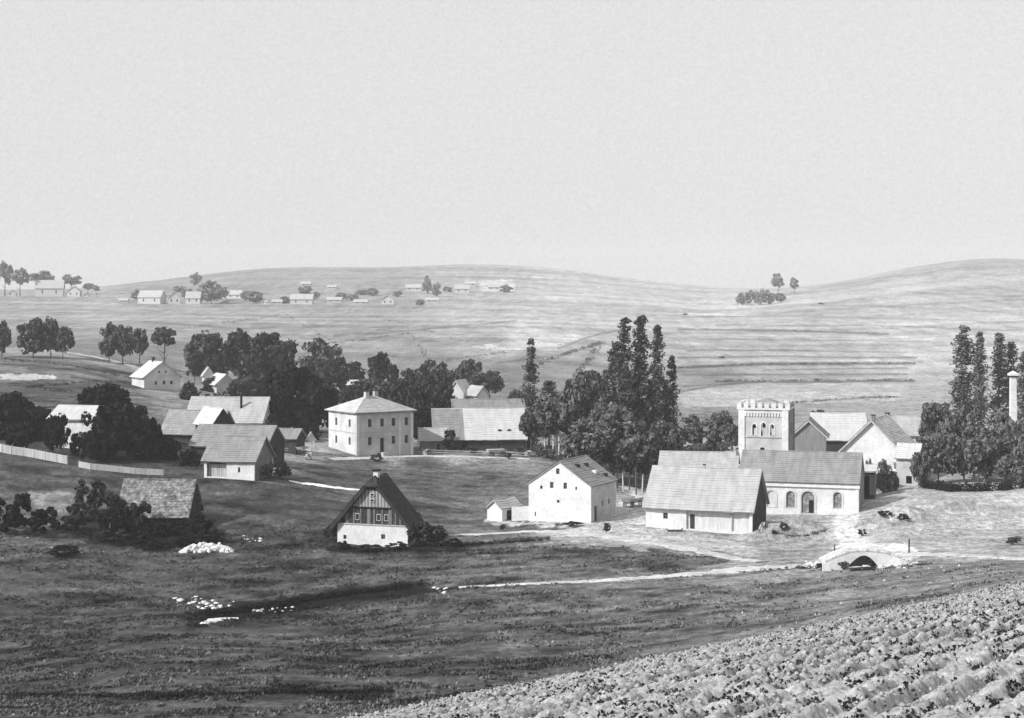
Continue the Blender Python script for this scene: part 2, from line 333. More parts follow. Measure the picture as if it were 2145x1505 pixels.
def grid_faces(nr, nc):
    i = np.arange((nr - 1) * (nc - 1)); r = i // (nc - 1); c = i % (nc - 1); a = r * nc + c
    return np.stack([a, a + 1, a + nc + 1, a + nc], 1)
us = np.concatenate([np.linspace(-1.02, -.36, 40)[:-1], np.arange(-.36, .3601, .00145), np.linspace(.36, 1.02, 40)[1:]])
rows = []; y = 60.0
while y < 2580:
    rows.append(y); y += y * (.012 if y < 100 else .0048 if y < 340 else .0065 if y < 900 else .008 if y < 1700 else .03)
rows = np.array(rows + [2590.0])
GY, GU = np.meshgrid(rows, us, indexing='ij'); GX = GU * GY
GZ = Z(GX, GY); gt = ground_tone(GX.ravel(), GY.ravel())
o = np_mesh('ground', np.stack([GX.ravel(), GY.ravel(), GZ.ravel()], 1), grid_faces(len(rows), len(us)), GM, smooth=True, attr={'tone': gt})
tag(o, kind='structure')
xs = np.arange(-160, 161, 2.5); ys = np.arange(-100, 63, 2.5)
GY2, GX2 = np.meshgrid(ys, xs, indexing='ij'); g2 = Z(GX2, GY2) - .12
o = np_mesh('near_ground', np.stack([GX2.ravel(), GY2.ravel(), g2.ravel()], 1), grid_faces(len(ys), len(xs)), GM, smooth=True, attr={'tone': ground_tone(GX2.ravel(), GY2.ravel())})
tag(o, kind='structure')

# ploughed field: real furrows and clods
def soil_h(X, Y):
    q = -.84 * X + .54 * Y + (fbm(X / 3, Y / 3, 61, 3) - .5) * .45 + (vnoise(X / .3, Y / .3, 60) - .5) * .08
    ph = (q / .46) % 1.0
    fur = np.where(ph < .2, (ph / .2), 1 - (ph - .2) / .8)          # steep face towards the near right, long back
    amp = .17 * np.clip(fbm(X / .9, Y / .9, 63, 2) * 2.0 - .35, .3, 1)
    n1 = fbm(X / .10, Y / .10, 65, 2); n2 = vnoise(X / .055, Y / .055, 69); n0 = fbm(X / .3, Y / .3, 68, 2)
    return amp * (fur - .5) + (n1 - .5) * .10 + (n2 - .5) * .05 + (n0 - .5) * .05
sv = np.arange(2.5, 24.7, .043); rv = np.arange(7.0, 46.5, .052)
SV, RV = np.meshgrid(sv, rv, indexing='ij')
PX_ = (-.64 * SV + .77 * RV) / (.64**2 + .77**2); PY_ = (.77 * SV + .64 * RV) / (.64**2 + .77**2)
edge = np.clip((24.6 + (fbm(RV / 1.2, RV * 0, 5, 3) - .5) * .9 - SV) / .5, 0, 1)
PZ = Z(PX_, PY_, False) - .10 + (.18 + soil_h(PX_, PY_)) * edge - (1 - edge) * .15
SOIL = M('dry_ploughed_soil', .32, .18, 1.1, fine=14, fvar=.35, bump=.7, bdist=.03)
o = np_mesh('ploughed_field', np.stack([PX_.ravel(), PY_.ravel(), PZ.ravel()], 1), grid_faces(len(sv), len(rv)), SOIL, smooth=False)
tag(o, kind='structure')
def ico():
    t = (1 + 5**.5) / 2
    v = np.array([(-1,t,0),(1,t,0),(-1,-t,0),(1,-t,0),(0,-1,t),(0,1,t),(0,-1,-t),(0,1,-t),(t,0,-1),(t,0,1),(-t,0,-1),(-t,0,1)]) / math.hypot(1, t)
    f = np.array([(0,11,5),(0,5,1),(0,1,7),(0,7,10),(0,10,11),(1,5,9),(5,11,4),(11,10,2),(10,7,6),(7,1,8),(3,9,4),(3,4,2),(3,2,6),(3,6,8),(3,8,9),(4,9,5),(2,4,11),(6,2,10),(8,6,7),(9,8,1)])
    return v, f
IV, IF = ico()
OV = np.array([(1,0,0),(0,1,0),(-1,0,0),(0,-1,0),(0,0,1),(0,0,-1)], float); OF = np.array([(0,1,4),(1,2,4),(2,3,4),(3,0,4),(1,0,5),(2,1,5),(3,2,5),(0,3,5)])
def lumps(P, R, squash=.65, jit=.3, seed=1, IV=IV, IF=IF):
    g = np.random.default_rng(seed); n = len(P); q = len(IV)
    V = IV[None] * (1 + (g.random((n, q, 1)) - .5) * 2 * jit) * R[:, None, None] * np.array([1, 1, squash]); a = g.random(n) * 6.28
    c, s_ = np.cos(a)[:, None], np.sin(a)[:, None]; X = V[..., 0] * c - V[..., 1] * s_; Y = V[..., 0] * s_ + V[..., 1] * c
    V = np.stack([X, Y, V[..., 2]], -1) + P[:, None, :]
    T = IF[None] + (np.arange(n) * q)[:, None, None]
    return V.reshape(-1, 3), T.reshape(-1, 3)
n = 70000; s_ = 3 + 21.3 * rng.random(n)**.9; r_ = 6 + 40 * rng.random(n)
cx_ = (-.64 * s_ + .77 * r_) / 1.0025; cy_ = (.77 * s_ + .64 * r_) / 1.0025
R3 = (.012 + .030 * rng.random(n)**2) * (.8 + s_ / 60)
cz_ = Z(cx_, cy_, False) + .078 + soil_h(cx_, cy_) + R3 * .25
V, T = lumps(np.stack([cx_, cy_, cz_], 1), R3, .8, .5, IV=OV, IF=OF)
tag(np_mesh('soil_clods', V, T, SOIL), kind='stuff', label='loose clods of dry soil lying over the ploughed furrows', cat='soil')

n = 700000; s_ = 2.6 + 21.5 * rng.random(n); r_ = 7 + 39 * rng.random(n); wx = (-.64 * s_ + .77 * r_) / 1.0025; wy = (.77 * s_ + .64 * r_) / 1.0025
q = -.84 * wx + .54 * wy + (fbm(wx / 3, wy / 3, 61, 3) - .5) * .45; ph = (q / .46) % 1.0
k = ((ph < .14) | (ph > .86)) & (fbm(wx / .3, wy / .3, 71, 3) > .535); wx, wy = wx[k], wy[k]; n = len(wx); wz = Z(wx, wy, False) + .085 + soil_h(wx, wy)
a = rng.normal(size=(n, 3)); a /= np.linalg.norm(a, axis=1)[:, None]; b = np.cross(a, rng.normal(size=(n, 3))); b /= np.linalg.norm(b, axis=1)[:, None]; sz = (.008 + .018 * rng.random(n))[:, None]
c = np.stack([wx, wy, wz + .03], 1); V = np.stack([c + a*sz, c + b*sz, c - a*sz, c - b*sz], 1).reshape(-1, 3)
tag(np_mesh('weeds', V, np.arange(n*4).reshape(n, 4), M('furrow_shade', .03, .4, 2, bump=0)), 'dark flecks scattered in the furrows in place of their shade', 'weeds', kind='stuff')  # dark flecks added low in the furrows to imitate their shade
# ribbons draped on the ground (roads, paths, stream)
def ribbon(name, pts, widths, mat, lift=.09, y0=62, sub=26, ragged=.5, seed=0, plan=None):
    P = plan or [ground(a, b, y0)[:2] for a, b in pts]; W_ = widths if isinstance(widths, (list, tuple)) else [widths] * len(P)
    C_ = []; n = len(P)
    for i in range(n - 1):
        p0 = P[max(i-1, 0)]; p1 = P[i]; p2 = P[i+1]; p3 = P[min(i+2, n-1)]
        for k in range(sub):
            t = k / sub; q = [.5 * (2*p1[j] + (p2[j]-p0[j])*t + (2*p0[j]-5*p1[j]+4*p2[j]-p3[j])*t*t + (3*p1[j]-p0[j]-3*p2[j]+p3[j])*t**3) for j in (0, 1)]
            C_.append((q[0], q[1], W_[i] * (1 - t) + W_[i+1] * t))
    C_.append((P[-1][0], P[-1][1], W_[-1])); C_ = np.array(C_)
    d = np.gradient(C_[:, :2], axis=0); d /= np.linalg.norm(d, axis=1)[:, None] + 1e-9; nn = np.stack([-d[:, 1], d[:, 0]], 1)
    k = np.arange(len(C_)); g = np.random.default_rng(seed + 9)
    l = C_[:, 2] / 2 * (1 + (vnoise(k / 3.1, k * 0, seed) - .5) * 2 * ragged); r = C_[:, 2] / 2 * (1 + (vnoise(k / 2.7, k * 0 + 7, seed) - .5) * 2 * ragged)
    T5 = np.linspace(-1, 1, 9); off = np.where(T5[None] < 0, T5[None] * l[:, None], T5[None] * r[:, None])
    X = C_[:, 0:1] + nn[:, 0:1] * off; Y = C_[:, 1:2] + nn[:, 1:2] * off; Zz = Z(X, Y) + lift - np.abs(T5[None])**6 * lift * 1.3
    o = np_mesh(name, np.stack([X.ravel(), Y.ravel(), Zz.ravel()], 1), grid_faces(len(C_), 9), mat, smooth=True)
    return tag(o, kind='structure')
DIRT = M('pale_dirt_road', .44, .25, .5, fine=2.5, fvar=.25, bump=.4, coord='Object')
DIRT2 = M('trodden_path', .36, .2, .5, fine=2.2, fvar=.25, bump=.4)
DITCH_DARK = M('ditch_dark', .007, .4, .8, fine=3, fvar=.4, bump=.4)
WATER = M('stream_water', .02, .3, .6, fine=2, fvar=.2, bump=.3, rough=.35)
ribbon('road', [(2260,1176),(2145,1171),(2040,1165),(1950,1163),(1880,1158)], [2.6,2.4,2.2,2.4,3], DIRT, seed=1)
ribbon('path', [(1745,1180),(1660,1187),(1560,1194),(1440,1204),(1330,1213),(1200,1220),(1090,1225),(1000,1229),(900,1238)], [3.8,3.4,3.4,3.0,2.0,1.6,1.2,.8,.4], DIRT, seed=2)
ribbon('village_road', [(1600,1178),(1500,1162),(1400,1144),(1300,1130),(1220,1117),(1120,1114),(1030,1119),(940,1122)], [3.0,3,3,3.2,3.0,2.4,1.6,1.1], DIRT, seed=3)
ribbon('track', [(1255,1085),(1300,1066),(1345,1040),(1300,1018),(1270,1010)], [3.4,3.6,3,2.2,1.6], DIRT, seed=4)
ribbon('footpath', [(605,1008),(650,1015),(700,1022),(760,1028),(820,1030)], [1.0,2.0,1.6,.8,.4], M('bright_chalk_path', .78, .06, .5, fine=2, fvar=.08), seed=5)
ribbon('hill_track', [(-10,730),(80,733),(180,745),(260,762),(330,785)], [2.5,3,3,3,2], DIRT2, y0=330, seed=6)
ribbon('grass_path', [(690,963),(800,958),(900,956),(1000,958),(1110,962)], [2.2,1.6,1.8,1.8,1.2], DIRT, seed=12)
ribbon('stream_bank', None, [3.6,6.2,8.2,8.6,7.4,5,1], DITCH_DARK, lift=.12, plan=_d, ragged=.4, seed=8)  # near-black ribbon laid along the ditch
# ------------------------------------------------------------------ building kit
def arch(x, z, w_, h, n=8):
    r = w_ / 2; zs = z + h - r
    return [(x - r, z), (x + r, z)] + [(x + r * cos(pi * i / n), zs + r * sin(pi * i / n)) for i in range(n + 1)]
def rect(x, z, w_, h): return [(x - w_/2, z), (x + w_/2, z), (x + w_/2, z + h), (x - w_/2, z + h)]
def clip(poly, z, above):
    out = []; n = len(poly)
    for i in range(n):
        a, b = poly[i], poly[(i+1) % n]; ia = (a[1] > z) == above; ib = (b[1] > z) == above
        if ia: out.append(a)
        if ia != ib:
            t = (z - a[1]) / (b[1] - a[1]); out.append((a[0] + (b[0] - a[0]) * t, z))
    return out
def facade(name, outline, holes, T, th, mat, parent):
    """plane wall with openings; T maps (x, z, depth) to local 3D"""
    loops = [outline] + holes; flat = [p for l in loops for p in l]; n = len(flat)
    tris = tessellate_polygon([[Vector((x, z, 0)) for x, z in l] for l in loops])
    v = [T(x, z, 0) for x, z in flat] + [T(x, z, th) for x, z in flat]
    f = [tuple(t) for t in tris] + [tuple(i + n for i in reversed(t)) for t in tris]
    b = 0
    for l in loops:
        k = len(l); f += [(b + i, b + (i+1) % k, n + b + (i+1) % k, n + b + i) for i in range(k)]; b += k
    return mesh_obj(name, v, f, mat, parent)
def roofplane(A, B, C, D, th, sag=.06, seed=0):
    """eave A-B, ridge D-C ; a slightly uneven slab"""
    A, B, C, D = map(Vector, (A, B, C, D)); L = (B - A).length; H = (D - A).length or 1
    nx = max(3, min(28, int(L / .7))); ny = max(3, min(12, int(H / .7)))
    nrm = (B - A).cross(D - A).normalized(); g = random.Random(seed); v = []; f = []
    for lay in (0, 1):
        g = random.Random(seed)
        for j in range(ny + 1):
            for i in range(nx + 1):
                s_, t = i / nx, j / ny
                p = (A * (1 - s_) + B * s_) * (1 - t) + (D * (1 - s_) + C * s_) * t
                k = g.uniform(-1, 1) * .035
                p = p + nrm * (k if 0 < t < 1 and 0 < s_ < 1 else k * .3) - Vector((0, 0, sag * sin(pi * s_) * (.4 + .6 * t)))
                if t == 0: p = p + (A - D).normalized() * g.uniform(-.06, .06)
                v.append(p - nrm * th * lay)
    m = (nx + 1) * (ny + 1); q = lambda i, j: j * (nx + 1) + i
    for j in range(ny):
        for i in range(nx):
            f.append((q(i, j), q(i+1, j), q(i+1, j+1), q(i, j+1))); f.append((m+q(i, j), m+q(i, j+1), m+q(i+1, j+1), m+q(i+1, j)))
    bd = [q(i, 0) for i in range(nx)] + [q(nx, j) for j in range(ny)] + [q(i, ny) for i in range(nx, 0, -1)] + [q(0, j) for j in range(ny, 0, -1)]
    for a, b in zip(bd, bd[1:] + bd[:1]): f.append((b, a, m + a, m + b))
    rows_ = max(4, int(H / .42)); nx2 = max(2, int(L / 1.6)); g = random.Random(seed + 1)
    for j in range(rows_):
        ta, tb = j / rows_, (j + 1.12) / rows_; tb = min(tb, 1)
        for i in range(nx2):
            sa, sb = i / nx2, (i + 1) / nx2; k = g.uniform(.03, .075); c = []
            for s_, t, up_ in ((sa, ta, k), (sb, ta, k), (sb, tb, .012), (sa, tb, .012)):
                p = (A * (1 - s_) + B * s_) * (1 - t) + (D * (1 - s_) + C * s_) * t
                c.append(p + nrm * (up_ + .03) - Vector((0, 0, sag * sin(pi * s_) * (.4 + .6 * t))))
            b0 = len(v); v += c; lo = [c[0] - nrm * k, c[1] - nrm * k]; v += lo
            f += [(b0, b0+1, b0+2, b0+3), (b0+4, b0+5, b0+1, b0)]
    return v, f
def window(parent, T, x, z, w_, h, kind='win', fr=None, depth=.14):
    """window or door set back in its opening: frame with muntins, pane as a sub-part"""
    shape = arch(x, z, w_, h) if kind in ('arch', 'portal') else rect(x, z, w_, h)
    name = {'win': 'window', 'arch': 'window', 'door': 'door', 'portal': 'door', 'hole': 'opening', 'blind': 'blind_arch'}[kind]
    if kind == 'hole': return
    if kind == 'blind':
        o = arch(x, z, w_ + .1, h + .05); facade('blind_arch', [(a, c) for a, c in o], [], lambda a, c, d: T(a, c, d + .1), .1, WHITE, parent); return
    b = max(.05, w_ * .09); ins = rect(x, z + b, w_ - 2 * b, h - 2 * b) if kind in ('win', 'door') else arch(x, z + b, w_ - 2 * b, h - 2 * b)
    fo = facade(name, shape, [ins], lambda a, c, d: T(a, c, d + depth), .06, fr or WOODG, parent)
    pn = MB(); n = len(ins); pn.add([T(a, c, depth + .04) for a, c in ins], [tuple(range(n))])
    pn.build('door_leaf' if name == 'door' else 'pane', GLASS if name == 'window' else WOOD, fo)
    if name == 'window' and w_ > .45:
        mb = MB(); p = T(x - .02, z + b, depth + .01); 
        for (x0, z0, x1, z1) in ((x - .025, z + b, x + .025, z + h - b), (x - w_/2 + b, z + h * .55, x + w_/2 - b, z + h * .55 + .05)):
            c8 = [T(a, c, d) for d in (depth + .0, depth + .035) for a, c in ((x0, z0), (x1, z0), (x1, z1), (x0, z1))]
            mb.add(c8, [(0,1,2,3),(4,7,6,5),(0,4,5,1),(1,5,6,2),(2,6,7,3),(3,7,4,0)])
        mb.build('muntin', fr or WOODG, fo)
def house(name, label, cat, px, py=None, Y=None, L=100, W=100, eave=None, apex=None, H=None, R=None, yaw=0, ridge='x', wall=None, roof=None,
          side=None, upper=None, front=(), right=(), left=(), chim=(), over=.45, verge=.3, group=None, rsplit=None, th=.25, y0=62, found=1.5, roof_th=.16, trim=None, sag=.13, cm=None):
    """L, W, H, R and openings in photo pixels at the house's own distance; yaw in degrees, + turns the front to the right"""
    wall = wall or WHITE; roof = roof or RM; X, Yp, zb = at(px, Y) if Y else ground(px, py, y0)
    if Y and py: zb = zrow(py, Y)
    m = Yp / F; L *= m; W *= m
    H = H * m if H is not None else zrow(eave, Yp) - zb
    if R is None:
        back = Yp + (W / 2 * cos(R_(yaw)) if ridge == 'x' else 0); R = zrow(apex, back) - zb - H
    else: R *= m
    root = empty(name, (X, Yp, zb), R_(yaw)); tag(root, label, cat, group); root['kind'] = 'thing'
    hw = L / 2
    def TF(x, z, d): return (x, d, z)
    def TR(x, z, d): return (hw - d, x, z)
    def TL(x, z, d): return (-hw + d, W - x, z)
    def TB(x, z, d): return (-x, W - d, z)
    e = .02; fz = -found
    rectF = [(-hw, fz), (hw, fz), (hw, H - e), (-hw, H - e)]; gabF = [(-hw, fz), (hw, fz), (hw, H - e), (0, H + R - e), (-hw, H - e)]
    k = th + .003; sl = R / (W / 2)
    rectS = [(k, fz), (W - k, fz), (W - k, H - e), (k, H - e)]; gabS = [(k, fz), (W - k, fz), (W - k, H + k * sl - e), (W / 2, H + R - e), (k, H + k * sl - e)]
    for T, out, ops, mt, nm in ((TF, gabF if ridge == 'y' else rectF, front, wall, 'wall'), (TB, gabF if ridge == 'y' else rectF, (), wall, 'wall'),
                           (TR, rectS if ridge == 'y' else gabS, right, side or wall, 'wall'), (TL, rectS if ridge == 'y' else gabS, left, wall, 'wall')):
        O = [(a * m, b * m, c * m, d * m, kd) for a, b, c, d, kd in ops]
        shp = [(arch(a, b, c, d) if kd in ('arch', 'portal', 'blind') else rect(a, b, c, d)) for a, b, c, d, kd in O]
        if upper and (nm == 'wall'):
            zs = upper[0] * m; lo = clip(out, zs, False); hi = clip(out, zs, True)
            facade('wall', lo, [s for s, q in zip(shp, O) if q[1] + q[3] / 2 < zs], T, th, mt, root)
            if len(hi) > 2: facade('gable' if (out is gabF or out is gabS) else 'upper_wall', hi, [s for s, q in zip(shp, O) if q[1] + q[3] / 2 >= zs], T, th, upper[1], root)
        else: facade('wall', out, shp, T, th, mt, root)
        for a, b, c, d, kd in O: window(root, T, a, b, c, d, kd)
    # roof
    rt = roof_th; sd = hash(label) % 997 if False else len(label) * 31 + int(px)
    def pl(A, B, C, D, mt, nm='roof', s=0):
        v, f = roofplane(A, B, C, D, rt, sag, sd + s); return mesh_obj(nm, v, f, mt, root)
    up = rt * math.sqrt(1 + (R / ((W if ridge == 'x' else L) / 2))**2)
    if ridge == 'x':
        ez = H - over * sl + up; spans = [(-hw - verge, hw + verge, roof)]
        if rsplit: spans = [(-hw - verge, -hw + rsplit[0] * m, rsplit[1]), (-hw + rsplit[0] * m + .01, hw + verge, roof)]
        for i, (a, b, mt) in enumerate(spans):
            pl((a, -over, ez), (b, -over, ez), (b, W/2, H + R + up), (a, W/2, H + R + up), mt, s=i)
            pl((b, W + over, ez), (a, W + over, ez), (a, W/2, H + R + up), (b, W/2, H + R + up), mt, s=i+5)
        rc = MB(); rc.tube((-hw - verge, W/2, H + R + up - .02), (hw + verge, W/2, H + R + up - .02), .09, .09, 6)
    else:
        sl = R / hw; ez = H - over * sl + up
        pl((hw + over, -verge, ez), (hw + over, W + verge, ez), (0, W + verge, H + R + up), (0, -verge, H + R + up), roof, s=1)
        pl((-hw - over, W + verge, ez), (-hw - over, -verge, ez), (0, -verge, H + R + up), (0, W + verge, H + R + up), roof, s=2)
        rc = MB(); rc.tube((0, -verge, H + R + up - .02), (0, W + verge, H + R + up - .02), .09, .09, 6)
        if trim:
            for s_ in (-1, 1):
                tb = MB(); x1 = s_ * (hw + over); a = (0, H + R + up - .03); b = (x1, ez - .03)
                tb.prism([a, b, (b[0], b[1] - .3), (a[0], a[1] - .34)], -verge - .06, -verge - .003); tb.build('bargeboard', trim, root)
    rc.build('ridge_cap', roof, root)
    for (x, y_, h, w_) in chim:
        x *= m; y_ *= m; h *= m; w_ *= m; top = H + R + up; mb = MB()
        mb.box(x - w_/2, y_ - w_/2, top - R * .6, x + w_/2, y_ + w_/2, top + h); c = mb.build('chimney', cm or CREAM, root)
        mb = MB(); mb.box(x - w_*.6, y_ - w_*.6, top + h + .003, x + w_*.6, y_ + w_*.6, top + h + .12); mb.build('chimney_cap', DARK, c)
    root['m'] = m; root['hw'] = hw; root['W_'] = W; root['H_'] = H; root['R_'] = R
    return root

# ------------------------------------------------------------------ 1 the thatched cottage in the meadow
def cottage():
    X, Y, zb = ground(780, 1145); m = Y / F; r = empty('cottage', (X, Y, zb), R_(-17))
    tag(r, 'old cottage with dark thatched roof, boarded gable and bright white lower wall in the meadow', 'cottage'); r['kind'] = 'thing'
    L, W, H, R = 158*m, 70*m, 46*m, 92*m; hw = L/2; th = .3; zh = H + R * .80; xh = hw * .20; yh = 16*m
    TF = lambda x, z, d: (x, d, z); TB = lambda x, z, d: (-x, W - d, z); TR = lambda x, z, d: (hw - d, x, z); TL = lambda x, z, d: (-hw + d, W - x, z)
    wn = rect(24*m, 16*m, 9*m, 10*m); w2 = rect(-62*m, 12*m, 7*m, 9*m)
    facade('wall', [(-hw, -1.2), (hw, -1.2), (hw, H), (-hw, H)], [wn, w2], TF, th, BRIGHT, r)
    window(r, TF, 24*m, 16*m, 9*m, 10*m); window(r, TF, -62*m, 12*m, 7*m, 9*m)
    for T in (TR, TL): facade('wall', [(th+.003, -1.2), (W-th-.003, -1.2), (W-th-.003, H-.05), (th+.003, H-.05)], [], T, th, CREAM, r)
    facade('wall', [(-hw, -1.2), (hw, -1.2), (hw, H-.05), (0, H+R-.3), (-hw, H-.05)], [], TB, th, CREAM, r)
    xb = lambda z: hw * (1 - (z - H) / R)                           # half width of the gable at height z
    zb1 = H + 33*m
    # timbered storey: dark wall, light posts, openings
    facade('timber_wall', [(-hw, H+.003), (hw, H+.003), (xb(zb1), zb1), (-xb(zb1), zb1)], [], lambda x, z, d: (x, d + .05, z), th, WOOD, r)
    for i, px in enumerate((-58, -42, -26, -8, 4, 22, 40, 52, 62)):
        mb = MB(); z1 = min(zb1, H + R * (1 - abs(px)*m / hw) - .1) - .05
        mb.box(px*m - (.09 if i % 3 else .22), -.02, H + .05, px*m + (.09 if i % 3 else .22), .045, z1); mb.build('post', WOODG, r)
    for px in (-34, 14, 31):
        mb = MB(); mb.box(px*m - .28, -.01, H + 8*m, px*m + .28, .04, H + 22*m); fr = mb.build('window', WOODL, r)
        mb = MB(); mb.box(px*m - .21, -.03, H + 9.5*m, px*m + .21, -.012, H + 20.5*m); mb.build('pane', GLASS, fr)
    mb = MB(); mb.box(-xb(zb1) - .1, -.12, zb1 + .003, xb(zb1) + .1, .2, zb1 + .18); mb.build('tie_beam', DARK, r)
    mb = MB(); mb.box(-hw - .03, -.1, H - .12, hw + .03, -.003, H + .02); mb.build('sill_beam', WOODL, r)
    # boarded gable, board by board
    n = 26; x0 = -xb(zb1 + .2); bw_ = 2 * abs(x0) / n
    for i in range(n):
        a = x0 + i * bw_; b = a + bw_ * .94; za = min(H + R * (1 - abs(a) / hw), zh) - .1; zc = min(H + R * (1 - abs(b) / hw), zh) - .1
        if min(za, zc) < zb1 + .25: continue
        mb = MB(); d = rnd.uniform(0, .03); mb.prism([(a, zb1 + .185), (b, zb1 + .185), (b, zc), (a, za)], .03 - d, .12); mb.build('board', [WOODG, M('gable_boards', .38, .25, 1, (3,3,.3), fine=5)][i % 2], r)
    for z in (H + 50*m, H + 62*m):
        mb = MB(); mb.box(-.32, -.1, z - .2, .32, -.003, z + .22); o2 = mb.build('hatch', WOODL, r)
        mb = MB(); mb.box(-.2, -.13, z - .1, .2, -.103, z + .12); mb.build('hatch_opening', DARK, o2)
    # half-hipped thatch
    ov = 17*m; sl = R / hw; up = .5; ez = H - ov * sl + up; top = H + R + up; v0 = -.55
    xh2 = xh + .12
    def thick(poly, t, name, mt=THATCH):
        P = [Vector(p) for p in poly]; nr = (P[1]-P[0]).cross(P[2]-P[0]).normalized(); n = len(P)
        # subdivide as a fan over a fine grid through roofplane when quad
        v, f = roofplane(P[0], P[1], P[2], P[3], t, .12, 7); return mesh_obj(name, v, f, mt, r)
    zc = top - (top - ez) * (xh2 / (hw + ov))
    for s_ in (1, -1):
        E0 = (s_*(hw+ov), v0, ez); E1 = (s_*(hw+ov), W + .4, ez); Rb = (0, W + .4, top); Rf = (0, yh, top); Hc = (s_*xh2, v0, zc)
        q1 = (s_*xh2, W + .4, zc)
        a = [E0, E1, q1, Hc] if s_ > 0 else [E1, E0, Hc, q1]; thick(a, .42, 'roof')
        b = [Hc, q1, Rb, Rf] if s_ > 0 else [q1, Hc, Rf, Rb]; thick(b, .42, 'roof_crest')
    thick([(-xh2, v0, zc), (xh2, v0, zc), (.02, yh, top), (-.02, yh, top)], .35, 'roof_hip')
    mb = MB(); mb.box(-.3, yh + .1, top - .6, .3, yh + .7, top + 9*m); c = mb.build('chimney', BRIGHT, r)
    mb = MB(); mb.box(-.45, yh - .05, top + 9*m + .003, .45, yh + .85, top + 12*m); mb.build('chimney_cap', DARK, c)
cottage()
# 2 white gabled house
wh = house('gabled_house', 'tall plain white gabled house with small attic windows in the centre of the village', 'house', 1172, 1093, L=143, W=138, H=76, R=48, yaw=-26, ridge='y',
      wall=BRIGHT, roof=RM, over=.2, verge=.15, side=M('shaded_side_plaster', .42, .2, .6, fine=3, fvar=.15),  # right wall's shade put into a darker plaster
      front=[(-4,99,8,12,'win'),(-18,69,8,13,'win'),(13,69,8,13,'win'),(-42,66,6,7,'win'),(38,68,4,7,'win'),(-3,39,6,6,'win'),(-56,8,3,9,'win')],
      right=[(26,0,15,34,'door'),(62,30,9,11,'win'),(98,30,9,11,'win')])
m = wh['m']; hw_, H_, Rr = wh['hw'], wh['H_'], wh['R_']
for i, (fy, fs) in enumerate(((.32, .30), (.62, .33), (.60, .62), (.8, .8))):
    mb = MB(); x = hw_ * fs; y_ = wh['W_'] * fy; z = H_ + Rr * (1 - fs) + .16
    mb.box(x - .3, y_ - .25, z - .1, x + .3, y_ + .25, z + .32); mb.build('roof_hatch', DARK if i != 2 else WHITE, wh)
# 3 small outbuilding and garden wall
house('outbuilding', 'small white outbuilding with pale pitched roof and dark open side left of the gabled house', 'shed', 1036, 1092, L=40, W=62, H=26, R=16, yaw=-38, ridge='y', wall=BRIGHT, roof=RL, over=.15,
      right=[(34,1,36,21,'hole')])
def run_wall(name, label, cat, pts, h, t, mat, y0=62, cap=None):
    P = [ground(a, b, y0) for a, b in pts]; r = empty(name, P[0]); tag(r, label, cat); r['kind'] = 'thing'; o0 = Vector(P[0])
    for a, b in zip(P[:-1], P[1:]):
        A = Vector(a) - o0; B = Vector(b) - o0; L = (B - A).length; k = max(1, round(L / 2.2)); dr = (B - A) / k; nn = Vector((-dr.y, dr.x, 0)).normalized() * t / 2
        for i in range(k):
            p = A + dr * i; q = p + dr * .985; hh = h * rnd.uniform(.93, 1.05); u1 = Vector((0, 0, hh)); dn = Vector((0, 0, -.6))
            v = [p - nn + dn, q - nn + dn, q + nn + dn, p + nn + dn, p - nn + u1, q - nn + u1, q + nn + u1, p + nn + u1]
            mesh_obj('panel', v, [(0,3,2,1),(4,5,6,7),(0,1,5,4),(1,2,6,5),(2,3,7,6),(3,0,4,7)], mat, r)
            if cap:
                mb = MB(); mb.box(p.x - .09, p.y - .09 - t, p.z - .4, p.x + .09, p.y + .09 - t, p.z + hh + .12); mb.build('post', cap, r)
    return r
run_wall('garden_wall', 'low white wall joining the outbuilding to the gabled house', 'wall', [(1072,1092),(1112,1090)], 1.9, .35, BRIGHT)
# 4 big barn-like farmhouse
fh = house('farmhouse', 'long farmhouse with big pale roof and recessed timber front beside the church', 'farmhouse', 1463, 1113, L=228, W=150, H=50, R=72, yaw=-20, wall=BRIGHT, roof=RL,
      side=WOOD, over=.6, verge=.35, front=[(-71,22,10,13,'win'),(41,3,134,42,'hole')], right=[(40,20,12,16,'hole')], chim=[(-5,75,5,5)])
m = fh['m']
facade('plank_wall', rect(41*m, 0, 142*m, 46*m), [rect(-14*m, 3*m, 11*m, 31*m)], lambda x, z, d: (x, d + .3, z), .1, M('pale_planks', .55, .15, 1.0, (3, 3, .25), fine=5, fvar=.15, bump=.3), fh)
window(fh, lambda x, z, d: (x, d + .3, z), -14*m, 3*m, 11*m, 31*m, 'door', depth=.02)
for px in (70,):
    mb = MB(); mb.box(px*m - .09, .1, 2.5*m, px*m + .09, .26, 46*m); mb.build('post', WOODL, fh)
X, Y, zz = ground(1413, 1114); tr = MB()
tr.prism([(-1.1,.35),(-.95,.05),(.95,.05),(1.1,.35),(1.0,.35),(.88,.14),(-.88,.14),(-1.0,.35)], -.3, .3); tr.box(-.85,-.3,.0,-.7,.3,.05); tr.box(.7,-.3,0,.85,.3,.05)
o = tr.build('trough', WOOD); o.location = (X, Y, zz + .05); tag(o, 'dark wooden trough in front of the farmhouse plaster wall', 'trough')
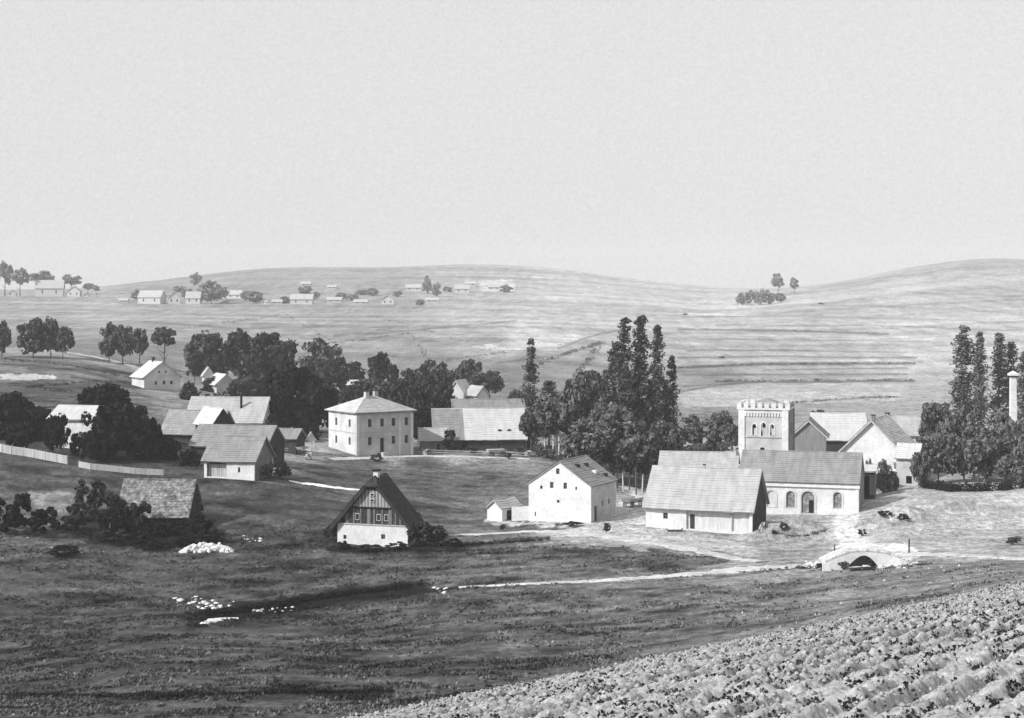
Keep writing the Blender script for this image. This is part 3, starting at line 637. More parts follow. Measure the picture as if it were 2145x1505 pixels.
# 5 church hall and tower
ch = house('church_hall', 'white church hall with round-arched windows and portal under a grey roof', 'church', 1672, 1078, L=250, W=150, H=67, R=55, yaw=-16, wall=BRIGHT, roof=RM, side=M('hall_shaded_side', .2, .2, .8, fine=3),  # right end coloured darker, shade put into the wall tone
     over=.25, verge=.15, front=[(-56,14,18,34,'blind'),(-16,14,18,34,'arch'),(20,3,27,46,'portal'),(81,16,17,33,'arch')])
m = ch['m']; hw_ = ch['hw']; H_ = ch['H_']
mb = MB(); mb.box(-hw_ - .1, -.28, H_ - .62, hw_ + .1, -.003, H_ - .25); mb.build('cornice', BRIGHT, ch)
for px in (-122, 121):
    if abs(px) > 120:
        mb = MB(); mb.box(px*m - .22, -.12, 0, px*m + .22, -.003, H_ - .63); mb.build('pilaster', BRIGHT, ch)
for (a, b, c, d) in ((-56,14,18,34), (-16,14,18,34), (20,3,27,46), (81,16,17,33)):
    out = arch(a*m, b*m - .05, c*m + .5, d*m + .35, 12); inn = arch(a*m, b*m - .02, c*m, d*m + .02, 12)
    facade('arch_surround', out, [inn], lambda x, z, dd: (x, dd - .07, z), .067, WHITE, ch)
for c0 in list(ch.children):
    for c1 in c0.children:
        if c1.name.startswith('pane') or c1.name.startswith('door_leaf'):
            c1.data.materials.clear(); c1.data.materials.append(M('dusty_glass', .22, .5, 1.5, fine=5, fvar=.5))
mb = MB(); mb.box(22*m, .1, 3*m, 31*m, .2, 30*m); mb.build('open_door', DARK, ch)
def tower():
    Yt = 250; X, _, zb = at(1599, Yt); m = Yt / F; r = empty('church_tower', (X, Yt, zb), R_(-16))
    tag(r, 'square white tower with battlements, corner strips and three arched belfry openings', 'tower'); r['kind'] = 'thing'
    L = W = 104*m; hw = L/2; top = zrow(850, Yt) - zb; Hp = top - 9*m
    z = lambda py: zrow(py, Yt) - zb
    TF = lambda x, zz, d: (x, d, zz); TB = lambda x, zz, d: (-x, W - d, zz); TR = lambda x, zz, d: (hw - d, x, zz); TL = lambda x, zz, d: (-hw + d, W - x, zz)
    ops = [(-19*m, z(912), 8*m, 23*m), (0, z(914), 10*m, 28*m), (18*m, z(912), 8*m, 23*m)]
    hol = [arch(*q) for q in ops]; oc = [(-2*m + 5*m*cos(a), z(941) + 3.5*m*sin(a)) for a in np.linspace(0, 2*pi, 12, endpoint=False)]
    facade('wall', [(-hw, -1), (hw, -1), (hw, Hp), (-hw, Hp)], hol + [oc], TF, .4, CREAM, r)
    facade('wall', [(-hw, -1), (hw, -1), (hw, Hp), (-hw, Hp)], [arch(*q) for q in ops], TB, .4, WHITE, r)
    SHADED = M('tower_shaded_side', .22, .2, .8, fine=3)  # darker plaster for the right side, its shade put into the colour
    for T in (TR, TL): facade('wall', [(.403, -1), (W - .403, -1), (W - .403, Hp), (.403, Hp)], [arch(q[0] + W/2, q[1], q[2], q[3]) for q in ops], T, .4, SHADED if T is TR else WHITE, r)
    for q in ops:
        mb = MB(); mb.box(q[0] - q[2]*.18, .18, q[1], q[0] + q[2]*.42, .3, q[1] + q[3]*.62); mb.build('louvre', WOODL, r)
        facade('arch_surround', arch(q[0], q[1] - .03, q[2] + .3, q[3] + .22, 10), [arch(q[0], q[1] - .01, q[2], q[3] + .01, 10)], lambda x, zz, d: (x, d - .06, zz), .057, BRIGHT, r)
    for sx_ in (-1, 1):                                             # corner strips on the front
        mb = MB(); mb.box(min(sx_*hw, sx_*(hw - 13*m)), -.16, -1, max(sx_*hw, sx_*(hw - 13*m)), -.003, Hp); mb.build('corner_strip', BRIGHT, r)
    mb = MB(); mb.box(hw + .003, 0, -1, hw + .15, 12*m, Hp); mb.build('corner_strip', SHADED, r)
    mb = MB(); mb.box(hw + .003, W - 12*m, -1, hw + .15, W, Hp); mb.build('corner_strip', SHADED, r)
    mb = MB(); mb.box(-hw + 13*m, -.13, z(917), hw - 13*m, -.003, z(914)); mb.build('string_course', STONE, r)
    for i in range(13):                                             # hanging arcade under the parapet
        x = -hw + 15*m + i * (L - 30*m) / 12; mb = MB(); mb.box(x - .12, -.14, z(873), x + .12, -.003, z(866)); mb.build('corbel', BRIGHT, r)
    mb = MB(); mb.box(-hw + 13*m, -.15, z(866) + .003, hw - 13*m, -.003, z(862)); mb.build('frieze', BRIGHT, r)
    e = .22
    mb = MB(); mb.box(-hw - e, -e, Hp + .003, hw + e, W + e, Hp + .3); mb.build('parapet_slab', BRIGHT, r)
    n = 8; g = (L + 2*e) / (n * 1.55 - .55); hm = 10*m
    for i in range(n):
        x = -hw - e + i * g * 1.55
        for (a, b, c, d) in ((x, -e, x + g, -e + .4), (x, W + e - .4, x + g, W + e)):
            mb = MB(); mb.box(a, b, Hp + .303, c, d, Hp + .3 + hm); mb.box(a - .04, b - .04, Hp + .304 + hm, c + .04, d + .04, Hp + .38 + hm); mb.build('merlon', BRIGHT, r)
        y_ = -e + i * g * 1.55
        if 0 < i < n - 1:
            for x0 in (-hw - e, hw + e - .4):
                mb = MB(); mb.box(x0, y_, Hp + .303, x0 + .4, y_ + g, Hp + .3 + hm); mb.build('merlon', SHADED if x0 > 0 else BRIGHT, r)
    rz = Hp + .35; ap = (0, W/2, zrow(833, Yt + W/2) - zb); q = hw - .5
    cs = [(-q, W/2 - q, rz), (q, W/2 - q, rz), (q, W/2 + q, rz), (-q, W/2 + q, rz)]
    mesh_obj('roof', cs + [ap], [(0,1,4),(1,2,4),(2,3,4),(3,0,4),(3,2,1,0)], RM, r)
    mb = MB(); mb.tube(ap, (ap[0], ap[1], ap[2] + .9), .06, .04, 6); mb.box(-.2, W/2 - .03, ap[2] + .55, .2, W/2 + .03, ap[2] + .62); mb.build('finial', STONE, r)
tower()
# 6 buildings right of the tower
house('gabled_barn', 'grey timber gable barn with pale bargeboards directly right of the tower', 'barn', 1694, Y=266, L=70, W=90, eave=914, apex=882, yaw=-12, ridge='y', wall=M('grey_gable_timber', .22, .2, 1, (3,3,.3), fine=5), roof=RM, trim=WOODL, over=.5)
house('long_barn', 'low building with bright roof and dark eaves between the gable barn and white gabled house', 'barn', 1762, Y=284, L=110, W=110, eave=920, apex=868, yaw=-4, wall=WOOD, roof=RB, over=.5)
house('gabled_house', 'large white house with broad gable and two small windows right of the church hall', 'house', 1826, Y=262, L=128, W=160, eave=946, apex=882, yaw=-24, ridge='y', wall=BRIGHT, roof=M('limewashed_roof', .52, .25, .7, fine=3), over=.7, verge=.5, trim=WOODL,
      front=[(-22,26,8,13,'win'),(27,26,8,11,'win'),(-20,64-64+2,8,12,'win')], chim=[(2,8,8,7)], cm=WOODG)
house('long_house', 'pale-roofed house with black chimney half hidden by trees at the right', 'house', 1925, Y=292, L=130, W=110, eave=912, apex=874, yaw=-8, wall=CREAM, roof=RL, chim=[(-60,55,5,9)], cm=DARK)
house('shed', 'small bright white shed under the trees right of the large white house', 'shed', 1894, 1012, L=34, W=40, H=32, R=8, yaw=-10, wall=BRIGHT, roof=RW, ridge='x', front=[(12,0,6,16,'door')])
house('lean_to', 'narrow timber shelter against the right end of the church hall', 'shed', 1815, Y=240, L=34, W=50, H=60, R=8, yaw=-16, wall=WOOD, roof=RB, front=[(-4,4,20,46,'hole')], side=WOODG)
house('low_shed', 'long low shed with pale roof behind the farmhouse', 'shed', 1462, Y=244, L=160, W=100, eave=980, apex=949, yaw=-10, wall=CREAM, roof=RL, over=.3, chim=[(80,40,8,5)], cm=M('sooty_brick', .18))
house('shed', 'low shed with pale lean roof against the right side of the large white house', 'shed', 1900, Y=254, L=44, W=60, eave=958, apex=932, yaw=-24, wall=CREAM, roof=RB, over=.5, front=[(4,4,12,16,'hole')])
house('shed', 'small shed roof in front of the large white house, right of the church hall roof', 'shed', 1838, Y=250, L=26, W=40, eave=992, apex=976, yaw=-10, wall=WOODG, roof=RL, over=.4, front=[(0,4,12,20,'hole')])
house('barn', 'distant barn roof rising between the low bright roof and the large white gable', 'barn', 1796, Y=312, L=60, W=60, eave=900, apex=872, yaw=10, wall=CREAM, roof=RM)
house('small_house', 'small pale gable squeezed between the tower and the grey timber gable barn', 'house', 1668, Y=290, L=30, W=50, eave=925, apex=905, yaw=8, ridge='y', wall=CREAM, roof=RM)
# white chimney stack among the right-hand poplars
X, Y, zz = at(2122, 300); m = Y / F; cst = empty('chimney_stack', (X, Y, zz)); tag(cst, 'slender white masonry stack with dark cap rising among the right-hand poplars', 'chimney'); cst['kind'] = 'thing'
hz = zrow(790, 300) - zz; mb = MB(); mb.add([(-.62,-.62,-1),(.62,-.62,-1),(.62,.62,-1),(-.62,.62,-1),(-.5,-.5,hz),(.5,-.5,hz),(.5,.5,hz),(-.5,.5,hz)], [(0,3,2,1),(4,5,6,7),(0,1,5,4),(1,2,6,5),(2,3,7,6),(3,0,4,7)]); mb.build('shaft', BRIGHT, cst)
mb = MB(); mb.box(-.7,-.7,hz+.003,.7,.7,hz+.25); mb.build('collar', DARK, cst)
mb = MB(); mb.box(-.8,-.8,hz+.253,.8,.8,hz+.6); mb.add([(-.8,-.8,hz+.6),(.8,-.8,hz+.6),(.8,.8,hz+.6),(-.8,.8,hz+.6),(0,0,hz+1.15)],[(0,1,4),(1,2,4),(2,3,4),(3,0,4)]); mb.build('cap', BRIGHT, cst)

# 7 two-storey house with hipped roof
def manor():
    X, Y, zb = ground(747, 955); m = Y / F; yaw = 35; r = empty('manor_house', (X, Y, zb), R_(yaw))
    tag(r, 'two-storey white house with rows of windows and a pale hipped roof, left of the centre', 'house'); r['kind'] = 'thing'
    L, W, H = 138*m, 122*m, zrow(868, Y) - zb; TF = lambda x, z, d: (x, d, z); TL = lambda x, z, d: (d, W - x, z); TR = lambda x, z, d: (L - d, x, z); TB = lambda x, z, d: (L - x, W - d, z)
    z1, z2 = 20*m, 58*m; wn = [(x*m, z, 9*m, 17*m) for x in (32, 62, 90, 122) for z in (z1, z2)]; wn[2] = (62*m, 2*m, 10*m, 32*m)
    # front seen on the right of the corner
    facade('wall', [(0, -1), (L, -1), (L, H), (0, H)], [rect(*q) for q in wn], TF, .35, CREAM, r)
    for i, q in enumerate(wn): window(r, TF, *q, 'door' if i == 2 else 'win', WOODG, .2)
    wl = [(W - x*m, z, 9*m, 16*m) for x in (30, 88) for z in (z1, z2)]
    facade('wall', [(.353, -1), (W - .353, -1), (W - .353, H), (.353, H)], [rect(*q) for q in wl], TL, .35, WHITE, r)
    for q in wl: window(r, TL, *q, 'win', WOODG, .2)
    facade('wall', [(.353, -1), (W - .353, -1), (W - .353, H), (.353, H)], [], TR, .35, WHITE, r); facade('wall', [(0, -1), (L, -1), (L, H), (0, H)], [], TB, .35, WHITE, r)
    for a in ((-.05, -.08, .5, -.003), (L - .5, -.08, L + .05, -.003), (103*m, -.08, 107*m, -.003)):
        mb = MB(); mb.box(a[0], a[1], -.5, a[2], a[3], H - .3); mb.build('pilaster', BRIGHT, r)
    mb = MB(); mb.box(.5, -.07, 46*m, 103*m, -.003, 47.5*m); mb.build('string_course', STONE, r)
    mb = MB(); mb.box(-.07, .3, 46*m, -.003, W - .3, 47.5*m); mb.build('string_course', STONE, r)
    mb = MB(); mb.box(-.35, -.35, H + .003, L + .35, W + .35, H + .2); mb.build('eaves_board', WOODG, r)
    o_ = .55; a = (-o_, -o_, H + .2); b = (L + o_, -o_, H + .2); c = (L + o_, W + o_, H + .2); d = (-o_, W + o_, H + .2)
    hR = zrow(832, Y + W * .6) - zb; e0 = (W*.46, W/2, hR); e1 = (L - W*.46, W/2, hR)
    for P, s in (((a, b, e1, e0), 1), ((b, c, e1, e1), 2), ((c, d, e0, e1), 3), ((d, a, e0, e0), 4)):
        v, f = roofplane(*P, .12, .03, s); mesh_obj('roof', v, f, RL if s in (1,) else RB, r)
    for (x, y_) in ((e0[0], W/2 - .4), (e1[0] + .1, W/2 + .3)):
        mb = MB(); mb.box(x - .35, y_ - .35, hR - 1, x + .35, y_ + .35, hR + .9); c2 = mb.build('chimney', CREAM, r)
        mb = MB(); mb.box(x - .42, y_ - .42, hR + .903, x + .42, y_ + .42, hR + 1.0); mb.build('chimney_cap', WOOD, c2)
    mb = MB(); mb.box(56*m, -1.2, -.8, 70*m, -.09, .35); mb.build('doorstep', STONE, r)
manor()
# 8 barns beside it
lb = house('long_barn', 'long barn with bright shingle roof and darker weathered left end, right of the hipped-roof house', 'barn', 1006, 945, L=190, W=120, H=26, R=56, yaw=6, wall=WOOD, roof=RB, rsplit=(62, RM), over=.5, verge=.4,
      front=[(40,2,10,16,'door'),(-30,2,14,18,'hole')])
m = lb['m']
for i, (fx, fy) in enumerate(((42, .22), (62, .22))):
    mb = MB(); y_ = lb['W_']*.5*fy; z = lb['H_'] + lb['R_']*fy + .2; mb.box(fx*m - .3, y_ - .2, z - .1, fx*m + .3, y_ + .2, z + .22); mb.build('roof_hatch', WOOD, lb)
house('low_shed', 'small low shed with grey roof at the left end of the long bright barn', 'shed', 906, Y=291, L=54, W=40, eave=921, apex=899, yaw=4, wall=WOODG, roof=RL, front=[(12,0,8,14,'door')])
house('barn', 'barn with dull grey roof standing behind the long bright barn', 'barn', 1024, Y=318, L=150, W=90, eave=860, apex=838, yaw=4, wall=WOOD, roof=RM)
house('small_house', 'small pale house peeping between trees above the left end of the grey-roofed barn', 'house', 955, Y=345, L=42, W=50, eave=828, apex=800, yaw=-20, ridge='y', wall=WHITE, roof=RB, front=[(2,6,6,7,'win')])
house('small_house', 'small white gabled cottage with one dark window above the right of the grey-roofed barn', 'cottage', 1012, Y=342, L=28, W=50, eave=828, apex=812, yaw=30, ridge='y', wall=WHITE, roof=RL, front=[(-4,12,5,6,'win')])
# 9 farm buildings at the left centre
sb = house('small_barn', 'small barn with bright white wall, board-filled bay and dark side gable below the brown roofs', 'barn', 480, 1004, L=112, W=112, H=38, R=44, yaw=-12, wall=BRIGHT, roof=RM, side=WOODG, over=.4, verge=.4, upper=None,
      front=[(-28,4,44,31,'hole'),(22,14,5,11,'win')], right=[(60,0,14,24,'hole')])
m = sb['m']
for i in range(9):
    mb = MB(); x = (-49 + i*5)*m; mb.box(x, .5, .1, x + 4.4*m, .56 + rnd.uniform(0,.04), 30*m); mb.build('board', WOODL, sb)
house('barn', 'broad barn with grey-brown shingle roof just behind the small white-walled barn', 'barn', 478, Y=252, L=168, W=110, eave=934, apex=893, yaw=-12, wall=WOOD, roof=RM, over=.5, right=[(50,10,12,16,'hole')])
house('barn', 'barn with weathered grey roof and dark wall nearest the big dark tree', 'barn', 397, Y=272, L=128, W=100, eave=908, apex=862, yaw=-12, wall=WOOD, roof=M('brown_roof', .28, .15, .6, (2.5,.8,.8), fine=3.5), over=.5)
house('gabled_barn', 'little barn with black timber gable and bright left roof slope', 'barn', 466, Y=266, L=44, W=90, eave=890, apex=860, yaw=34, ridge='y', wall=WOOD, roof=RB, over=.4, trim=DARK)
house('long_barn', 'wide barn with pale streaked roof behind the black-gabled barn', 'barn', 468, Y=292, L=165, W=110, eave=884, apex=834, yaw=-6, wall=CREAM, roof=RL, over=.5, chim=[(30,30,3,4)], cm=DARK)
house('white_house', 'white house half hidden by black trees behind the left fence', 'house', 150, Y=254, L=104, W=90, eave=878, apex=852, yaw=-14, wall=BRIGHT, roof=RB, front=[(-30,26,7,10,'win'),(-6,26,7,10,'win'),(20,26,7,10,'win'),(-34,2,8,18,'door'),(8,4,7,10,'win')])
house('cottage', 'white gabled cottage on the left slope with three windows and a chimney', 'cottage', 340, 817, L=80, W=70, H=27, R=30, yaw=34, ridge='y', wall=WHITE, roof=RB, over=.5,
      front=[(-14,11,5,7,'win'),(4,11,6,8,'win'),(20,11,6,7,'win'),(-7,35,4,5,'win'),(8,35,4,5,'win')], chim=[(0,50,7,5)], cm=WOOD, y0=300)
house('cottage', 'little pale cottage under the big round trees right of the three-windowed cottage', 'cottage', 474, 826, L=42, W=60, H=22, R=18, yaw=30, ridge='y', wall=CREAM, roof=RB, over=.6, y0=300, front=[(6,8,5,6,'win')])
house('hut', 'tiny bright gable hut between the two cottages on the left slope', 'hut', 437, Y=402, L=20, W=26, eave=786, apex=772, yaw=20, ridge='y', wall=BRIGHT, roof=RB)
house('house', 'low house with bright roof among trees above the hipped-roof house', 'house', 720, Y=392, L=58, W=50, eave=815, apex=798, yaw=-4, wall=CREAM, roof=RB, front=[(14,2,5,7,'door')])
house('low_shed', 'low pale shed roof tucked between the white-walled barn and the hipped-roof house', 'shed', 592, Y=272, L=60, W=50, eave=918, apex=900, yaw=-14, wall=WOOD, roof=RM)
house('small_shed', 'small white shed beside the left wall of the hipped-roof house', 'shed', 652, Y=292, L=14, W=20, eave=920, apex=910, yaw=10, ridge='y', wall=BRIGHT, roof=RL)
# 10 log cabin in the left foreground
lc = house('log_cabin', 'dark log cabin with patched shingle roof among bushes at the lower left', 'cabin', 322, 1112, L=138, W=96, H=40, R=56, yaw=-4, wall=WOOD, roof=RP, over=.9, verge=.6, roof_th=.22, sag=.2,
      front=[(38,14,22,14,'win'),(-30,0,12,28,'hole')], side=WOOD)
m = lc['m']
for j in range(7):                                                  # logs, one by one, across the front
    if 1 < j < 5: spans = [(-70, -38), (-22, 26), (50, 70)]
    else: spans = [(-70, 70)] if j > 4 else [(-70, -38), (-22, 70)]
    for a, b in spans:
        mb = MB(); mb.tube((a*m, -.1, (3 + j*5.6)*m), (b*m, -.1, (3 + j*5.6)*m), .14, .15, 7); mb.build('log', WOOD, lc)
sh = []
for i in range(230):                                                # lifted and pale replacement shingles
    x = rnd.uniform(-74, 74)*m; t = rnd.random()**.8; W_ = lc['W_']; y_ = -.9 + (W_/2 + .9)*t; sl = lc['R_']/(W_/2)
    z = lc['H_'] + y_*sl + .22*math.sqrt(1+sl*sl) + .02 - .2*cos(x/(72*m)*pi/2)*(.4+.6*t); w_ = rnd.uniform(.08,.2); l = rnd.uniform(.18,.38)
    sh.append((x, y_, z, w_, l, sl))
SHM = [M('pale_shingle', .40, .2, 2), M('dark_shingle', .09, .3, 2)]
for i, (x, y_, z, w_, l, sl) in enumerate(sh):
    c = 1/math.sqrt(1+sl*sl); mesh_obj('shingle', [(x-w_,y_,z+.03),(x+w_,y_,z+.03),(x+w_,y_+l*c,z+l*c*sl+.01),(x-w_,y_+l*c,z+l*c*sl+.01),(x-w_,y_,z-.04),(x+w_,y_,z-.04)], [(0,1,2,3),(4,5,1,0),(4,0,3),(5,2,1)], SHM[0 if (t:=rnd.random()) < .6 else 1], lc)
# ------------------------------------------------------------------ bridge, fence, stones
def bridge():
    X, Y, zb = ground(1812, 1189); m = Y / F; r = empty('stone_bridge', (X, Y, zb), R_(-4)); tag(r, 'small white stone bridge with one dark arch over the ditch', 'bridge'); r['kind'] = 'thing'
    r.location.z += .25
    out = [(-88*m,-.9),(100*m,-.9),(100*m,4*m),(70*m,16*m),(45*m,25*m),(10*m,29*m),(-30*m,27*m),(-60*m,16*m),(-88*m,3*m)]
    a = [(-38*m + 66*m*i/10, -.2 + 24*m*math.sin(pi*(i/10)**1.15)) for i in range(11)]
    W = 3.4
    facade('wall', out, [a], lambda x, z, d: (x, d, z), .4, BRIGHT, r); facade('wall', out, [], lambda x, z, d: (x, W - d, z), .4, BRIGHT, r)
    mb = MB(); top = out[2:]; v = [(x, y_, z - .02) for x, z in top for y_ in (.403, W - .403)]; mb.add(v, [(2*i, 2*i+1, 2*i+3, 2*i+2) for i in range(len(top)-1)]); mb.build('deck', DIRT, r)
    mb = MB(); v = [(x, y_, z) for x, z in a for y_ in (.4, W - .4)]; mb.add(v, [(2*i, 2*i+2, 2*i+3, 2*i+1) for i in range(len(a)-1)]); mb.build('vault', M('vault_shade_stone', .05, .3, 1), r)  # arch interior coloured dark to stand for its shade
    for i in range(26):                                             # coping stones
        t = i / 25; x = (-80 + 180*t)*m; z = np.interp(x, [p[0] for p in reversed(top)], [p[1] for p in reversed(top)]); mb = MB(); h = rnd.uniform(.1,.2)
        mb.box(x - .17, -.05, z + .003, x + .17, .38, z + h); mb.build('stone', BRIGHT if i % 3 else STONE, r)
bridge()
ribbon('stream', [(1806,1196),(1812,1188),(1822,1176)], [2.6,2.4,2.2], M('black_water', .008, .2, 1, bump=0), lift=.07, y0=120, seed=10)
def scatter_stones(pts, n, r0, r1, label, seed, y0=120, jx=10, jy=5):
    g = random.Random(seed); P = []; 
    for i in range(n):
        k = g.random() * (len(pts) - 1); a = int(k); t = k - a; x = pts[a][0]*(1-t) + pts[min(a+1,len(pts)-1)][0]*t + g.gauss(0, jx); y_ = pts[a][1]*(1-t) + pts[min(a+1,len(pts)-1)][1]*t + g.gauss(0, jy)
        q = ground(x, y_, y0); P.append(q)
    R = np.array([g.uniform(r0, r1) for _ in P]); V, T = lumps(np.array(P) + np.stack([R*0, R*0, R*.2], 1), R, .5, .55, seed)
    return tag(np_mesh('rubble', V, T, BRIGHT), kind='stuff', label=label, cat='stones')
scatter_stones([(370,1264),(420,1262),(470,1276)], 34, .10, .42, 'white stones strewn along the stream bank at the lower left', 3, jx=14, jy=5)
scatter_stones([(520,1282),(560,1281),(610,1279)], 26, .08, .26, 'pale stones on the low bank below the dark ditch', 4, jx=10, jy=2)
scatter_stones([(1730,1184),(1700,1186),(1760,1178),(1850,1188),(1900,1180),(1780,1176)], 150, .08, .38, 'pale rubble beside the ends of the little bridge', 5, jx=14, jy=5)
scatter_stones([(900,1240),(940,1238)], 10, .08, .3, 'few white stones where the path meets the ditch', 6, jx=10, jy=3)
scatter_stones([(520,1132),(570,1128)], 9, .08, .3, 'small pale stones in the grass between the white mound and the cottage', 7, jx=12, jy=4)
scatter_stones([(150,1160),(170,1158),(30,1130),(230,1095)], 7, .12, .28, 'few bright stones below the log cabin', 8, jx=8, jy=3)
ribbon('chalk_bank', [(428,1310),(450,1300),(470,1297),(500,1297)], [.9,1.4,.7,.35], BRIGHT, y0=120, lift=.12, seed=11)
# low whitewashed stone bank, stone by stone
g_ = ground(433, 1156, 120); lw = empty('stone_wall', g_); tag(lw, 'low bright wall of whitewashed stones in the meadow left of the cottage', 'wall'); lw['kind'] = 'thing'
base = []
for v_ in range(3):
    V = IV * (1 + (np.random.default_rng(v_).random((12, 1)) - .5) * .45) * np.array([1, .7, .75]); me = bpy.data.meshes.new('stone'); me.from_pydata([tuple(p) for p in V], [], [tuple(int(i) for i in f) for f in IF]); me.materials.append(BRIGHT); base.append(me)
for i in range(120):
    x = rnd.uniform(-1, 1); hgt = (1 - abs(x)**3) * .95; o = bpy.data.objects.new('stone', base[i % 3]); COL.objects.link(o); o.parent = lw
    zz = rnd.uniform(0, hgt); X = x * 3.1; Y = rnd.uniform(-.35, .35) + (hgt - zz) * -.25; o.location = (X, Y + zz * .3, float(Z(g_[0] + X, g_[1] + Y)) - g_[2] + zz); k = rnd.uniform(.22, .40); o.scale = (k * 1.3, k, k); o.rotation_euler = (rnd.uniform(-.3,.3), rnd.uniform(-.3,.3), rnd.uniform(0, 6))
mb = MB(); mb.prism([(-2.9, -.4), (2.9, -.4), (2.6, .55), (1.5, .8), (-1.5, .8), (-2.6, .5)], -.1, .5); mb.build('core', BRIGHT, lw)
# fence on the left: posts and board panels
def fence(name, label, pts, h, panel, y0, mat=WOODL, step=2.1, gap=.97):
    P = [ground(a, b, y0) for a, b in pts]; r = empty(name, P[0]); tag(r, label, 'fence'); r['kind'] = 'thing'; dist = [0]
    for a, b in zip(P[:-1], P[1:]): dist.append(dist[-1] + math.hypot(b[0]-a[0], b[1]-a[1]))
    n = int(dist[-1] / step); at_ = lambda d: (np.interp(d, dist, [p[0] for p in P]), np.interp(d, dist, [p[1] for p in P]))
    for i in range(n + 1):
        x, y_ = at_(min(i * step, dist[-1])); z = float(Z(x, y_)); k = rnd.uniform(-.04, .08); mb = MB(); mb.box(x-P[0][0]-.08, y_-P[0][1]-.08, z-P[0][2]-.5, x-P[0][0]+.08, y_-P[0][1]+.08, z-P[0][2]+h+.1+k); mb.build('post', WOODG, r)
        if i == n: break
        a = at_(i*step); b = at_((i+1)*step); za = float(Z(*a)); zb = float(Z(*b)); 
        if panel == 'rail':
            for hh in (.45, h - .12):
                mb = MB(); mb.tube((a[0]-P[0][0], a[1]-P[0][1]-.1, za-P[0][2]+hh), (b[0]-P[0][0], b[1]-P[0][1]-.1, zb-P[0][2]+hh), .05, .05, 5); mb.build('rail', mat, r)
            continue
        d = Vector((b[0]-a[0], b[1]-a[1], zb - za)); nb = 5; mt = mat if rnd.random() < .7 else M('worn_boards', .36, .2, 1, (3,3,.3), fine=5)
        for j in range(nb):                                          # boards run along, one above the other
            z0 = .08 + j * (h - .1) / nb; z1 = z0 + (h - .1) / nb * .93; A = Vector((a[0]-P[0][0], a[1]-P[0][1]-.10, za-P[0][2])) + d * .01; B = A + d * .98; t = Vector((0, .03, 0))
            v = [A+Vector((0,0,z0)), B+Vector((0,0,z0)), B+t+Vector((0,0,z0)), A+t+Vector((0,0,z0)), A+Vector((0,0,z1)), B+Vector((0,0,z1)), B+t+Vector((0,0,z1)), A+t+Vector((0,0,z1))]
            mesh_obj('board', v, [(0,3,2,1),(4,5,6,7),(0,1,5,4),(1,2,6,5),(2,3,7,6),(3,0,4,7)], mt, r)
    return r
fence('board_fence', 'pale board fence descending the slope in front of the dark trees at the left edge', [(-40,940),(15,952),(60,958),(130,972),(165,980)], 1.35, 'board', 150)
fence('board_fence', 'lower pale board fence continuing towards the log cabin roof', [(165,981),(190,985),(250,991),(300,996),(350,998)], 1.0, 'board', 150)
fence('rail_fence', 'low rail fence along the upper edge of the meadow below the long bright barn', [(885,952),(960,955),(1050,956),(1120,962)], .95, 'rail', 200)
fence('rail_fence', 'rail fence between the small white-walled barn and the hipped-roof house', [(575,948),(620,952),(668,958)], .9, 'rail', 200)
# gate posts and stakes
def stake(px, py, h, label, mat=WOODL, t=.09, y0=62, cat='post'):
    X, Y, zz = ground(px, py, y0); mb = MB(); mb.tube((0,0,-.4), (.03,.02,h), t, t*.8, 7); mb.tube((.03,.02,h+.002), (.03,.02,h+.08), t*.8, .01, 7); o = mb.build('post', mat); o.location = (X, Y, zz); tag(o, label, cat)
stake(1695, 1077, 2.6, 'dark upright added in the church hall portal for the dark of its opening', WOOD, .14)  # stands in for the dark opening of the portal
stake(230, 1108, 1.0, 'short white post by the bushes left of the log cabin', BRIGHT, .12)
stake(1748, 1160, 1.0, 'dark short post at the left end of the bridge', WOOD, .08)
stake(1904, 1160, 1.6, 'dark leaning post at the right end of the bridge', WOOD, .1)
stake(1456, 943, 2.2, 'thin pale post before the trees left of the tower', BRIGHT, .16, 225)
stake(2040, 1005, 1.7, 'bright upright stone slab under the right-hand trees', BRIGHT, .28, 200, 'stone')
stake(1120, 950, 2.4, 'dark gate post at the right end of the long bright barn', WOOD, .12, 220)

